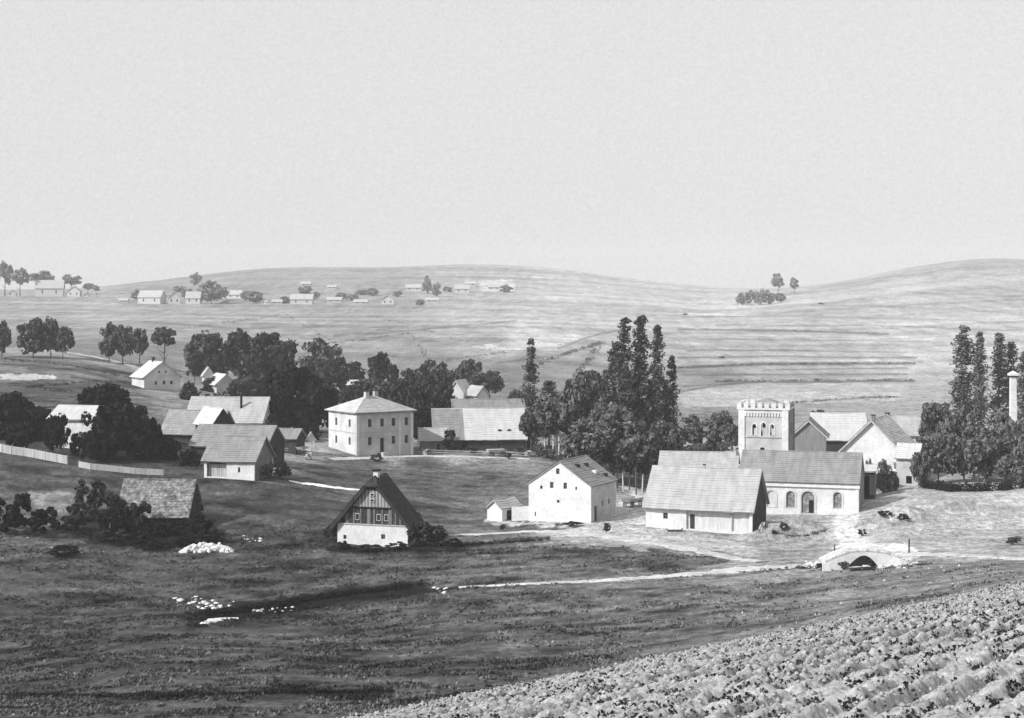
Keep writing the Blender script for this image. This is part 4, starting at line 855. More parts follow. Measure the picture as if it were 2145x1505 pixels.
# ------------------------------------------------------------------ trees
def crown_mesh(seed, npuff, nleaf, kind='round', leaf=.085):
    g = np.random.default_rng(seed); P = []
    if kind == 'round':
        while len(P) < npuff:
            p = g.uniform(-1, 1, 3); d = np.linalg.norm(p)
            if  .3 < d < .86 and not (p[2] < -.45 and d > .7): P.append(p)
        P = np.array(P); R = g.uniform(.14, .29, npuff)
    elif kind == 'poplar':
        t = np.sort(g.random(npuff)); a = g.random(npuff) * 6.28; rad = np.interp(t, [0, .12, .4, .75, 1], [.5, .58, .60, .56, .26]) * g.uniform(.1, 1, npuff)
        P = np.stack([rad * np.cos(a), rad * np.sin(a), t * 2 - 1 + g.uniform(-.03, .03, npuff)], 1); R = np.interp(t, [0, .2, .8, 1], [.42, .5, .42, .26])
    elif kind == 'multi':                                           # loose, upright spires
        sp = g.uniform(-.6, .6, (5, 2)); ht = g.uniform(.45, 1, 5); k = g.integers(0, 5, npuff); t = g.random(npuff)
        P = np.stack([sp[k, 0] * (.4 + .6*t) + g.normal(0, .12, npuff), sp[k, 1] * (.4+.6*t) + g.normal(0, .12, npuff), -1 + (1 + ht[k]) * t], 1); R = .30 - .14 * t
    n = npuff * nleaf; k = np.repeat(np.arange(npuff), nleaf)
    d = g.normal(size=(n, 3)); d /= np.linalg.norm(d, axis=1)[:, None]; rr = g.uniform(.55, 1.06, n)
    sc = np.array([1, 1, .16 if kind == 'poplar' else .85])
    c = P[k] + d * (R[k] * rr)[:, None] * sc
    if kind == 'poplar': sc = np.array([1, 1, .25])
    nr = d + g.normal(size=(n, 3)) * .75; nr[:, 2] += .25; nr /= np.linalg.norm(nr, axis=1)[:, None]
    a = np.cross(nr, g.normal(size=(n, 3))); a /= np.linalg.norm(a, axis=1)[:, None]; b = np.cross(nr, a); s = leaf * g.uniform(.5, 1.35, n)[:, None]
    lz = np.array([1, 1, .16 if kind == 'poplar' else 1.0])
    V = np.stack([c + a*s*lz, c + b*s*.7*lz, c - a*s*lz, c - b*s*.7*lz], 1).reshape(-1, 3); T = np.arange(n * 4).reshape(n, 4)
    return V, T
_cr = {}
def crown_data(key, mat):
    if (key, mat.name) in _cr: return _cr[(key, mat.name)]
    kind, sd = key; V, T = crown_mesh({'round': 0, 'poplar': 100, 'multi': 200, 'bush': 300, 'far': 400}[kind] + sd, *{'round': (64, 44), 'poplar': (120, 30), 'multi': (60, 42), 'bush': (26, 60), 'far': (40, 40)}[kind],
        kind={'bush': 'round', 'far': 'round'}.get(kind, kind), leaf={'round': .10, 'poplar': .13, 'multi': .085, 'bush': .11, 'far': .11}[kind])
    o = np_mesh('crown', V, T, mat); me = o.data; bpy.data.objects.remove(o); _cr[(key, mat.name)] = me; return me
_tr = {}
def trunk_data(seed, mat):
    if (seed, mat.name) in _tr: return _tr[(seed, mat.name)]
    g = random.Random(seed); mb = MB(); p = Vector((0, 0, -.06)); r = .035; pts = []
    for i in range(5):
        q = p + Vector((g.uniform(-.02,.02), g.uniform(-.02,.02), .19)); r2 = r * .78; mb.tube(p, q, r, r2, 7); pts.append((q, r2)); p, r = q, r2
    for i in range(8):
        q, r2 = pts[g.randint(1, 4)]; a = g.uniform(0, 6.28); e = q + Vector((cos(a) * g.uniform(.1,.24), sin(a) * g.uniform(.1,.24), g.uniform(.08,.2))); mb.tube(q, e, r2 * .7, r2 * .25, 5)
    o = mb.build('trunk', mat); me = o.data; bpy.data.objects.remove(o); _tr[(seed, mat.name)] = me; return me
_n = [0]
def tree(label, px, Y, top, hw, bot=None, kind='round', leaf=L2, bark=BARK, group=None, name='tree', cat='tree', dz=0, base=None, thick=1.0, ry=None):
    """top/bot: rows of crown top and bottom; hw: half width in px; Y: distance, or base=row of the foot"""
    _n[0] += 1; k = _n[0]
    if base is not None: X, Y, zz = ground(px, base, Y or 62)
    else: X, _, zz = at(px, Y)
    m = Y / F; zt = zrow(top, Y); h = max(1.0, zt - zz); zb = zrow(bot, Y) if bot else zz + h * .16
    if zb > zt - .6: zb = zt - max(1.0, hw * m)
    r = empty(name, (X, Y, zz)); tag(r, label, cat, group); r['kind'] = 'thing'
    c = bpy.data.objects.new('crown', crown_data((kind, k % 6), leaf)); COL.objects.link(c); c.parent = r
    c.location = (0, 0, (zt + zb) / 2 - zz); e = 1.12 if kind in ('round', 'bush') else 1.03
    c.scale = (hw * m * e, (ry or hw) * m * e, max(.4, (zt - zb) / 2 * e)); c.rotation_euler = (0, 0, (k * 2.4) % 6.28)
    if kind == 'round' or kind == 'bush' or kind == 'far': c.scale = (hw*m*e, hw*m*e, c.scale[2])
    if kind != 'bush' and name != 'shrub':
        t = bpy.data.objects.new('trunk', trunk_data(k % 4, bark)); COL.objects.link(t); t.parent = r; s_ = max(zb - zz + (zt - zb) * .55, 1.5); t.scale = (s_*.9*thick, s_*.9*thick, s_); t.rotation_euler = (0, 0, k)
    return r
G1 = 'trees along the crest at the left'
for a in (('dark tree cut by the left edge on the crest', 4, 672, 16, 722), ('broad grey-green tree, largest of the left crest group', 70, 665, 29, 728), ('narrow upright tree in the middle of the left crest group', 106, 666, 15, 722),
          ('small dark round tree at the right of the left crest group', 132, 682, 18, 730), ('dark tree at the left of the crest four', 228, 678, 18, 734), ('very dark tall tree, second of the crest four', 256, 678, 21, 734), ('small round tree, third of the crest four', 293, 688, 15, 724)):
    tree(a[0], a[1], 430, a[2], a[3] * 1.15, a[4] + 20, leaf=L2, group=G1)
tree('lone mushroom-shaped tree with a visible trunk above the three-windowed cottage', 344, 425, 684, 24, 728, leaf=L2, group=G1, thick=1.3)
G2 = 'round trees behind the farm buildings'
for a in (('big round tree at the left of the dense clump, above the bright hut', 432, 420, 696, 38, 790, L2), ('lower dark tree filling the left base of the dense clump', 408, 405, 735, 18, 785, L1), ('round tree in the middle of the dense clump', 503, 415, 692, 33, 780, L1),
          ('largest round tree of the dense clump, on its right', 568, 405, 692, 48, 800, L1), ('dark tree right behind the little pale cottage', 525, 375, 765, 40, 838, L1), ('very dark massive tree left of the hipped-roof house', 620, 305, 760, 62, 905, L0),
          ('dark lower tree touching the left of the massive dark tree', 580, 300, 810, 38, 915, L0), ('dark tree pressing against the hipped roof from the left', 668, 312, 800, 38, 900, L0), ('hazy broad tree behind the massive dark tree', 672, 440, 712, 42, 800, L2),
          ('lower shoulder of foliage tree right of the hazy broad tree', 706, 425, 745, 26, 800, L1), ('small dark tree above the low bright roof', 738, 415, 758, 24, 800, L1), ('compact dark oval tree above the hipped roof', 793, 400, 736, 24, 792, L1),
          ('slim dark tree right of the compact oval tree', 822, 395, 762, 12, 800, L1), ('dark tree just right of the hipped roof', 845, 335, 790, 34, 870, L1), ('dark tree behind the right corner of the hipped-roof house', 880, 318, 800, 36, 900, L1),
          ('dark tree at the left end of the long bright barn', 925, 325, 795, 26, 870, L1), ('hazy triangular tree with its tip above the small pale house', 905, 400, 755, 34, 830, L2), ('feathery fan-shaped tree above the small pale house', 984, 385, 752, 26, 800, L2),
          ('short tree beside the small white gabled cottage', 1003, 372, 782, 22, 818, L2), ('low dark tree behind the hipped roof ridge', 770, 360, 790, 34, 832, L2), ('dark tree filling the gap left of the little pale cottage', 445, 385, 790, 22, 822, L1), ('low tree between the clump and the bright wide barn roof', 560, 330, 830, 30, 880, L1), ('low tree at the foot of the massive dark tree on its left', 575, 290, 868, 24, 925, L0), ('dark tree beside the low shed left of the hipped-roof house', 640, 296, 880, 26, 930, L0),
          ('low tree joining the hazy broad tree to the hipped roof', 700, 370, 780, 30, 835, L1), ('bushy tree over the left hip of the roof', 735, 350, 805, 22, 850, L1), ('tree closing the gap above the right hip of the roof', 860, 370, 775, 24, 825, L1), ('low tree between the hipped roof and the small low shed', 875, 300, 850, 24, 915, L0), ('dull tree above the weathered barn end', 915, 340, 780, 28, 850, L1),
          ('soft tree on the right of the fan-shaped tree', 1025, 420, 775, 26, 815, L2), ('low tree at the left of the fan-shaped tree', 950, 400, 775, 22, 815, L2), ('low tree right of the grey-roofed barn', 1085, 330, 815, 22, 870, L2), ('small round tree under the three-windowed cottage wall', 395, 350, 800, 16, 835, L1), ('tree behind the hut at the left slope', 452, 415, 740, 22, 800, L1),
          ('pale scrubby tree behind the hipped roof chimney', 806, 345, 800, 26, 838, L2)):
    tree(a[0], a[1], a[2], a[3], a[4] * 1.06, a[5] + 14, leaf=a[6], group=G2)
G3 = 'black trees behind the left fence'
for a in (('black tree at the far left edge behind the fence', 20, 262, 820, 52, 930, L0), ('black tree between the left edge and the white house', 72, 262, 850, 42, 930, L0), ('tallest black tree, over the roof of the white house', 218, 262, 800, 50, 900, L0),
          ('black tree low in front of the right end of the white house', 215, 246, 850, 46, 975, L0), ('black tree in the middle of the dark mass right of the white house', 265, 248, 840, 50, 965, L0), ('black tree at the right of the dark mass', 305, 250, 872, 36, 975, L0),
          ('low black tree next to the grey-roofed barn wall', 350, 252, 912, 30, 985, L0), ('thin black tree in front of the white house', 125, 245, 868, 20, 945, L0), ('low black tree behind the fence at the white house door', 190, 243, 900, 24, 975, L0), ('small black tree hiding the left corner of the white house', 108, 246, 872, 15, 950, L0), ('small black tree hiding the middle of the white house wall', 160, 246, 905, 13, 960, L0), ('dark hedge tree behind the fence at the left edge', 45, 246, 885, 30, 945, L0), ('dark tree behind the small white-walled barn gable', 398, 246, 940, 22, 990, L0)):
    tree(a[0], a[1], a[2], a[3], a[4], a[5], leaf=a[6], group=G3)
G4 = 'poplars left of the tower'
for a in (('single slender poplar standing apart right of the long bright barn', 1112, 300, 715, 21, 930), ('first poplar of the tall row, at its left and shorter', 1288, 292, 722, 28, 940), ('second poplar of the tall row with a split tip', 1308, 290, 674, 27, 950), ('tallest poplar, in the middle of the tall row', 1343, 292, 670, 27, 960),
          ('fourth poplar of the tall row, slightly lower', 1377, 292, 688, 24, 960), ('thin low poplar at the right end of the tall row', 1408, 294, 752, 19, 950), ('poplar hidden between the second and the tallest of the tall row', 1326, 296, 790, 22, 960), ('poplar hidden between the tallest and the fourth of the tall row', 1361, 296, 800, 20, 960), ('low poplar at the far left foot of the tall row', 1268, 292, 780, 18, 940), ('low poplar filling the gap before the last thin one', 1394, 298, 800, 16, 960), ('bushy short poplar between the tall row and the single slender poplar', 1150, 305, 800, 26, 910)):
    tree(a[0], a[1], a[2], a[3], a[4], a[5], kind='poplar', leaf=L2, group=G4, name='poplar')
G5 = 'broad trees round the poplars'
for a in (('broad soft tree right behind the pale birch trunks', 1165, 285, 820, 44, 905), ('grey leafy tree between the birches and the poplar row', 1218, 280, 790, 46, 930), ('tree with pale crown left of the poplar row top', 1232, 300, 775, 34, 850), ('broad tree at the foot of the poplar row', 1285, 262, 850, 62, 985),
          ('spreading tree above the pale yard behind the white gabled house', 1235, 256, 880, 55, 980), ('drooping tree over the left end of the farmhouse roof', 1345, 252, 880, 52, 1000), ('tree filling the right foot of the poplar row', 1395, 268, 880, 40, 960), ('low leafy tree behind the farmhouse ridge', 1380, 256, 915, 40, 985),
          ('small tree left of the birch trunks', 1112, 290, 860, 22, 925), ('low wide tree right of the poplar row', 1455, 285, 872, 32, 935), ('tree with pointed top close to the left side of the tower', 1512, 280, 858, 26, 935), ('dark conical tree midway between poplars and tower', 1494, 284, 880, 20, 940), ('low round tree touching the tower', 1535, 278, 888, 18, 940), ('tree hidden low behind the poplars', 1310, 300, 830, 45, 930)):
    tree(a[0], a[1], a[2], a[3], a[4], a[5], kind='round' if a[1] != 1494 else 'multi', leaf=L3 if _n[0] % 3 else L2, group=G5)
for i, (px, py, h) in enumerate(((1158, 962, 4.6), (1170, 966, 5.6), (1180, 964, 5.4), (1192, 966, 4.8), (1202, 968, 3.6), (1140, 958, 3.4))):
    X, Y, zz = ground(px, py, 230); r = empty('birch', (X, Y, zz)); tag(r, ['leftmost but one of the pale bare birch trunks above the white gabled house', 'thickest pale birch trunk with a small crown', 'pale birch trunk in the middle of the row', 'bright birch trunk right of the middle of the row', 'short thin birch trunk at the right end of the row', 'short birch trunk at the left end of the row'][i], 'tree', 'pale birch trunks above the white gabled house'); r['kind'] = 'thing'
    mb = MB(); mb.tube((0,0,-.3), (.1,0,h*.5), .2, .15, 7); mb.tube((.1,0,h*.5), (.05,.1,h), .15, .08, 7); mb.build('trunk', BIRCH, r)
    c = bpy.data.objects.new('crown', crown_data(('bush', i), L2)); COL.objects.link(c); c.parent = r; c.location = (0, .3, h + .8); c.scale = (1.5, 1.5, 1.5)
for i, px in enumerate((1262, 1278, 1292, 1306, 1318, 1333, 1345)):
    X, Y, zz = ground(px, 1012 + (i * 7) % 12 + i*3, 215); r = empty('young_tree', (X, Y, zz)); tag(r, ['first','second','third','fourth','fifth','sixth','last'][i] + ' from the left of the thin bare trunks beside the farmhouse roof', 'tree', 'thin trunks beside the farmhouse roof'); r['kind'] = 'thing'
    h = 3.2 + (i % 3) * .5; mb = MB(); mb.tube((0,0,-.3), (.15*(-1)**i,0,h), .13, .07, 6); mb.build('trunk', BARK if i % 3 else BIRCH, r)
    c = bpy.data.objects.new('crown', crown_data(('bush', i % 6), L1)); COL.objects.link(c); c.parent = r; c.location = (0, .2, h + .9); c.scale = (1.5, 1.5, 1.3)
G6 = 'poplars at the right edge'
for a in (('tallest poplar of the right-hand group, on its left', 2018, 310, 688, 31, 900), ('slim second poplar of the right-hand group', 2052, 308, 702, 23, 900), ('third poplar of the right-hand group with a forked tip', 2094, 312, 704, 24, 900), ('shorter poplar just left of the white stack', 2119, 314, 720, 20, 900), ('low poplar cut by the right edge', 2144, 308, 742, 19, 900)):
    tree(a[0], a[1], a[2], a[3], a[4], a[5], kind='poplar', leaf=L3, group=G6, name='poplar')
G7 = 'leafy trees at the right'
for a in (('tree with ragged light crown right of the black-chimney house', 1958, 275, 842, 36, 950, L3), ('thick tree below the ragged light crown', 1965, 258, 900, 44, 1010, L3), ('dark tree under the tallest right-hand poplar', 2020, 265, 850, 44, 990, L3), ('dark tree at the middle of the right-hand mass', 2050, 256, 890, 48, 1015, L3),
          ('dark tree at the foot of the white stack', 2105, 262, 860, 46, 1000, L3), ('dark tree cut by the right edge', 2145, 255, 880, 40, 1015, L3), ('low dark tree right of the bright shed', 1930, 250, 945, 22, 1018, L3), ('low dark tree at the right end of the hedge', 2118, 250, 950, 30, 1020, L3),
          ('vine-covered tree in front of the large white house', 1853, 246, 965, 18, 1040, L3), ('thin ragged tree at the right end of the church hall', 1822, 244, 958, 10, 1040, L3), ('dark pointed tree behind the grey gable barn', 1715, 290, 858, 20, 912, L3), ('low leafy tree beside the bright shed', 1868, 247, 985, 14, 1035, L3)):
    tree(a[0], a[1], a[2], a[3], a[4], a[5], leaf=a[6], group=G7)
# ---- shrubs
def shrub(label, px, base, top, hw, leaf=L1, group=None, y0=62): return tree(label, px, y0, top, hw, base - 1, kind='bush', leaf=leaf, group=group, name='shrub', cat='shrub', base=base)
G8 = 'bushes round the log cabin'
for a in (('black pointed bush at the lower left edge', 45, 1114, 1030, 26, L0), ('wide black bush along the lower left edge', 12, 1120, 1040, 36, L0), ('low black bush right of the pointed one', 90, 1124, 1062, 34, L0), ('tall ragged bush left of the log cabin roof', 192, 1080, 1000, 34, L1), ('loose bush in front of the ragged one', 222, 1104, 1030, 34, L1),
          ('dark bush covering the left corner of the log cabin', 262, 1120, 1050, 28, L0), ('bush rising before the log cabin eaves', 294, 1124, 1048, 26, L1), ('low bush along the log cabin wall', 330, 1125, 1092, 26, L0), ('dark bush right of the log cabin porch', 418, 1132, 1072, 26, L0), ('dark low bush behind the whitewashed wall', 440, 1140, 1108, 30, L0),
          ('small dark bush behind the left part of the whitewashed wall', 392, 1138, 1110, 20, L0), ('flat black bush in the meadow below the log cabin', 130, 1166, 1142, 34, L0), ('low dark bush between the edge bushes and the cabin', 150, 1112, 1080, 26, L1), ('dark bush left below the log cabin', 240, 1136, 1108, 30, L1), ('black scrub between the white post and the cabin corner', 242, 1126, 1066, 30, L0), ('leafy bush leaning on the right half of the cabin wall', 368, 1124, 1090, 22, L0), ('black low scrub right below the cabin porch', 380, 1146, 1122, 24, L0), ('ragged bush left of the ragged one behind the edge bushes', 165, 1092, 1050, 22, L1), ('low dark scrub below the doorway bush', 330, 1150, 1130, 26, L0), ('low dark bush in front of the cabin doorway', 300, 1140, 1112, 26, L0)):
    shrub(*a[:5], a[5], G8, 120)
G9 = 'bushes and plants round the thatched cottage'
for a in (('large dark bush at the right wall of the thatched cottage', 880, 1146, 1092, 30, L1), ('dark bush right of the large one by the cottage', 912, 1142, 1098, 26, L1), ('small bush at the left corner of the thatched cottage', 692, 1132, 1096, 16, L1), ('low plants under the left end of the cottage wall', 722, 1152, 1134, 16, L0), ('low plants under the middle of the cottage wall', 775, 1154, 1142, 26, L0),
          ('low plants under the right end of the cottage wall', 832, 1153, 1136, 22, L0), ('low dark bush at the end of the cottage shadow', 950, 1146, 1128, 20, L0), ('leafy bush behind the thatched roof on the right', 868, 1112, 1070, 18, L2)):
    shrub(*a[:5], a[5], G9, 120)
G10 = 'scattered small bushes in the village'
for a in (('small upright bush alone in the pale yard', 1271, 1118, 1095, 8, L1), ('bush on the low mound before the church hall', 1641, 1112, 1094, 9, L1), ('tiny bush on the left foot of the mound', 1622, 1120, 1110, 7, L1), ('little dark bush right of the pale ramp', 1806, 1124, 1108, 9, L1), ('bush on the shoulder right of the church hall', 1893, 1092, 1076, 12, L1), ('flat bush left of the shoulder bush', 1852, 1082, 1070, 16, L1),
          ('low bush at the left foot of the bridge', 1722, 1194, 1180, 14, L1), ('low bush below the bridge arch on the left', 1768, 1194, 1176, 12, L2), ('bush at the right edge above the road', 2125, 1142, 1124, 18, L2), ('dark small bush before the outbuilding', 1053, 1112, 1098, 7, L1), ('low bush at the gable foot of the white gabled house', 1200, 1104, 1092, 20, L1),
          ('round bush in the yard right of the small white-walled barn', 590, 1004, 964, 20, L2), ('leafy bush below the barn side gable', 562, 1006, 968, 16, L2), ('bush at the corner of the hipped-roof house', 790, 968, 950, 14, L2), ('bush in front of the small low shed', 942, 950, 898, 14, L1), ('small dark bush before the long bright barn', 988, 952, 928, 12, L1), ('bush at the right end of the long bright barn', 1090, 956, 936, 14, L2),
          ('dark little bush on the path below the barns', 1065, 962, 948, 8, L1), ('dark bush on the big pale roof side above the barns', 540, 892, 864, 14, L1)):
    shrub(*a[:5], a[5], G10, 120)
# hedge at the right, one clipped mass of leaves
def leaf_mass(name, label, path, n, R, leafs, mat, y0, seed, h=1.0, cat='hedge', Yfix=None):
    g = np.random.default_rng(seed); P = []
    for i in range(n):
        k = g.random() * (len(path) - 1); a = int(k); t = k - a; x = path[a][0]*(1-t)+path[a+1][0]*t; y_ = path[a][1]*(1-t)+path[a+1][1]*t
        P.append(ground(x + g.normal(0, 3), y_ + g.normal(0, .6), y0))
    P = np.array(P); k = np.repeat(np.arange(n), leafs); m = n * leafs; d = g.normal(size=(m, 3)); d /= np.linalg.norm(d, axis=1)[:, None]
    r = R * g.uniform(.6, 1.3, n); c = P[k] + d * (r[k] * g.uniform(.5, 1, m))[:, None] * np.array([1, 1, h]); c[:, 2] += r[k] * h * .6
    a = g.normal(size=(m, 3)); a /= np.linalg.norm(a, axis=1)[:, None]; b = np.cross(a, g.normal(size=(m, 3))); b /= np.linalg.norm(b, axis=1)[:, None]; s = R * .2 * g.uniform(.5, 1.4, m)[:, None]
    V = np.stack([c + a*s, c + b*s, c - a*s, c - b*s], 1).reshape(-1, 3); o = np_mesh(name, V, np.arange(m*4).reshape(m, 4), mat); return tag(o, label, cat, kind='stuff')
leaf_mass('hedge', 'dark ragged hedge at the foot of the right-hand trees', [(1935,1022),(1990,1030),(2060,1030),(2145,1024),(2200,1020)], 90, .8, 40, L0, 150, 1)
leaf_mass('undergrowth', 'dark weeds lining the near bank of the ditch', [(430,1290),(560,1274),(640,1260),(740,1246),(860,1232)], 420, .42, 26, L0, 120, 2, .7, 'weeds')
leaf_mass('undergrowth', 'rough weeds around the foot of the bridge and path edge', [(1560,1200),(1640,1194),(1720,1190),(1850,1194),(1950,1182)], 70, .28, 20, L1, 120, 3, .7, 'weeds')
leaf_mass('hedge', 'dark low growth along the field edge at the far lower left', [(-30,1454),(200,1462),(420,1459),(620,1452),(820,1450)], 300, .24, 22, L0, 80, 4, .6, 'weeds')
leaf_mass('hedge', 'dark line of weeds below the village road', [(880,1146),(960,1143),(1060,1138),(1150,1132)], 120, .3, 22, L0, 120, 5, .6, 'weeds')
leaf_mass('hedge', 'thin dark line of bushes along the field terraces on the right hillside', [(1500,799),(1700,799),(1915,797)], 120, .8, 10, L2, 420, 6, .5, 'hedge')
leaf_mass('hedge', 'dark balk of scrub higher on the right hillside', [(1420,771),(1600,764),(1915,762)], 110, .8, 10, L2, 420, 7, .5, 'hedge')
leaf_mass('undergrowth', 'scrub scattered over the slope behind the poplars', [(1120,770),(1180,745),(1260,720),(1230,760),(1200,800)], 120, 1.2, 14, L3, 400, 8, .7, 'scrub')
leaf_mass('undergrowth', 'low scrub and weeds in rows over the left slope above the fence', [(0,752),(160,768),(330,806),(200,800),(60,812),(240,832)], 220, .5, 14, L1, 240, 9, .5, 'scrub')
leaf_mass('undergrowth', 'loose scrub dotted over the middle hillside behind the village', [(380,690),(600,660),(700,720),(860,700),(900,760),(1060,740),(700,640)], 260, .9, 8, L3, 420, 10, .6, 'scrub')
leaf_mass('hedge', 'long thin hedge on the terrace above the middle of the right hillside', [(1420,690),(1640,692),(1860,700)], 80, .8, 8, L3, 420, 11, .5, 'hedge')
leaf_mass('hedge', 'dark bushy line on the lowest terrace behind the tower', [(1650,846),(1800,835),(1880,833)], 70, .7, 8, L2, 380, 12, .5, 'hedge')
leaf_mass('undergrowth', 'weeds and rough grass on the earth mound before the church hall', [(1620,1118),(1660,1126),(1700,1122),(1730,1112)], 60, .26, 16, L2, 150, 13, .5, 'weeds')
leaf_mass('undergrowth', 'dense bushes filling the ground under the poplar row and broad trees', [(1130,955),(1200,975),(1290,990),(1360,985),(1440,955),(1540,940)], 170, 1.1, 40, L2, 232, 14, 1.1, 'bushes')
leaf_mass('undergrowth', 'dark bushes filling the ground between the farm roofs and the hipped-roof house', [(380,830),(480,838),(560,880),(620,925),(660,915)], 70, 1.0, 40, L1, 262, 15, 1.0, 'bushes')
leaf_mass('undergrowth', 'bushes along the yard behind the hipped-roof house and the long barn', [(700,835),(780,848),(880,880),(940,860)], 70, 1.0, 36, L1, 300, 16, 1.0, 'bushes')
def cart(label, px, py, yaw, y0=200):
    X, Y, zz = ground(px, py, y0); r = empty('hay_cart', (X, Y, zz), yaw); tag(r, label, 'cart'); r['kind'] = 'thing'
    mb = MB(); mb.box(-1.5, -.5, .62, 1.5, .5, .72); mb.build('bed', WOODG, r)
    for s_ in (-1, 1):
        mb = MB(); mb.add([(-1.6, s_*.5, .723), (1.6, s_*.5, .723), (1.7, s_*.85, 1.3), (-1.7, s_*.85, 1.3), (-1.6, s_*.55, .723), (1.6, s_*.55, .723), (1.7, s_*.9, 1.3), (-1.7, s_*.9, 1.3)], [(0,1,2,3),(4,7,6,5),(3,2,6,7),(0,4,5,1)]); mb.build('side_rack', WOODL, r)
        for x in (-1.0, 1.0):
            w_ = MB(); n = 14; ro = .46; ri = .38; v = []
            for rr in (ro, ri):
                for y_ in (s_*.62, s_*.70): v += [(x + rr*cos(2*pi*i/n), y_, .46 + rr*sin(2*pi*i/n)) for i in range(n)]
            f = []
            for i in range(n):
                j = (i+1) % n; f += [(i, j, n+j, n+i), (2*n+i, 3*n+i, 3*n+j, 2*n+j), (i, 2*n+i, 2*n+j, j), (n+i, n+j, 3*n+j, 3*n+i)]
            w_.add(v, f); wh_ = w_.build('wheel', WOOD, r); sp_ = MB()
            for i in range(8): sp_.tube((x, s_*.66, .46), (x + ri*cos(pi*i/4), s_*.66, .46 + ri*sin(pi*i/4)), .03, .025, 4)
            sp_.build('spokes', WOOD, wh_)
    mb = MB(); mb.tube((1.5, 0, .6), (3.4, 0, .5), .05, .04, 6); mb.build('shaft', WOOD, r)
cart('wooden hay cart standing before the long bright barn', 1040, 957, .3)
cart('wooden hay cart in the yard right of the small white-walled barn', 622, 952, -.5)
cart('wooden hay cart on the pale track behind the white gabled house', 1325, 1062, .9)
# wood piles and heaps near the farms
def woodpile(label, px, py, n, y0=200):
    X, Y, zz = ground(px, py, y0); r = empty('woodpile', (X, Y, zz), rnd.uniform(-.4,.4)); tag(r, label, 'woodpile'); r['kind'] = 'thing'
    for i in range(n):
        row = i % 4; mb = MB(); x = (i // 4) * .3 + row * .12; mb.tube((x, -.9, .14 + row*.25), (x + rnd.uniform(-.05,.05), .9, .14 + row*.25), .13, .12, 6); mb.build('log', WOODL if i % 3 else WOODG, r)
for a in (('stack of pale logs before the wall of the long bright barn', 985, 949, 14), ('stack of pale logs at the right end of the long bright barn', 1098, 957, 16), ('small log pile between the hipped-roof house and the barn', 888, 953, 10), ('log pile at the yard fence left of the hipped-roof house', 640, 962, 14), ('short log pile against the farmhouse yard edge', 1590, 1112, 10)): woodpile(*a)
# ---- far hamlet on the hillside
def far_house(label, px, py, w_, h_, ridge='x', yaw=0, wall=WHITE, roof=RL, y0=850, Y=None):
    X, Yq, zz = at(px, Y) if Y else ground(px, py, y0); m = Yq / F
    r = empty('village_house', (X, Yq, zz), R_(yaw)); tag(r, label, 'house', 'houses of the hamlet on the far hillside'); r['kind'] = 'thing'
    L = w_*m; H = h_*m*.55; Rr = h_*m*.5; W = L*.6; hw = L/2; mb = MB()
    if ridge == 'x': mb.box(-hw, 0, -2, hw, W, H); mb.add([(-hw,0,H),(-hw,W,H),(-hw,W/2,H+Rr),(hw,0,H),(hw,W,H),(hw,W/2,H+Rr)], [(0,2,1),(3,4,5)])
    else: mb.box(-hw, 0, -2, hw, W, H); mb.add([(-hw,0,H),(hw,0,H),(0,0,H+Rr),(-hw,W,H),(hw,W,H),(0,W,H+Rr)], [(0,1,2),(3,5,4)])
    mb.build('wall', wall, r); rb = MB(); o_ = .5
    if ridge == 'x':
        for s_ in (0, 1):
            y1 = -o_ if s_ == 0 else W + o_; z1 = H - o_*Rr/(W/2); rb.add([(-hw-o_,y1,z1+.05),(hw+o_,y1,z1+.05),(hw+o_,W/2,H+Rr+.05),(-hw-o_,W/2,H+Rr+.05),(-hw-o_,y1,z1+.3),(hw+o_,y1,z1+.3),(hw+o_,W/2,H+Rr+.3),(-hw-o_,W/2,H+Rr+.3)], [(0,1,2,3),(4,7,6,5),(0,4,5,1),(1,5,6,2),(3,2,6,7),(0,3,7,4)])
    else:
        for s_ in (-1, 1):
            x1 = s_*(hw+o_); z1 = H - o_*Rr/hw; rb.add([(x1,-o_,z1+.05),(x1,W+o_,z1+.05),(0,W+o_,H+Rr+.05),(0,-o_,H+Rr+.05),(x1,-o_,z1+.3),(x1,W+o_,z1+.3),(0,W+o_,H+Rr+.3),(0,-o_,H+Rr+.3)], [(0,1,2,3),(4,7,6,5),(0,4,5,1),(1,5,6,2),(3,2,6,7),(0,3,7,4)])
    rb.build('roof', roof, r)
    for x in (-.25, .25):
        wn = MB(); wn.box(x*L - .4, -.06, H*.35, x*L + .4, -.003, H*.75); wn.build('window', GLASS, r)
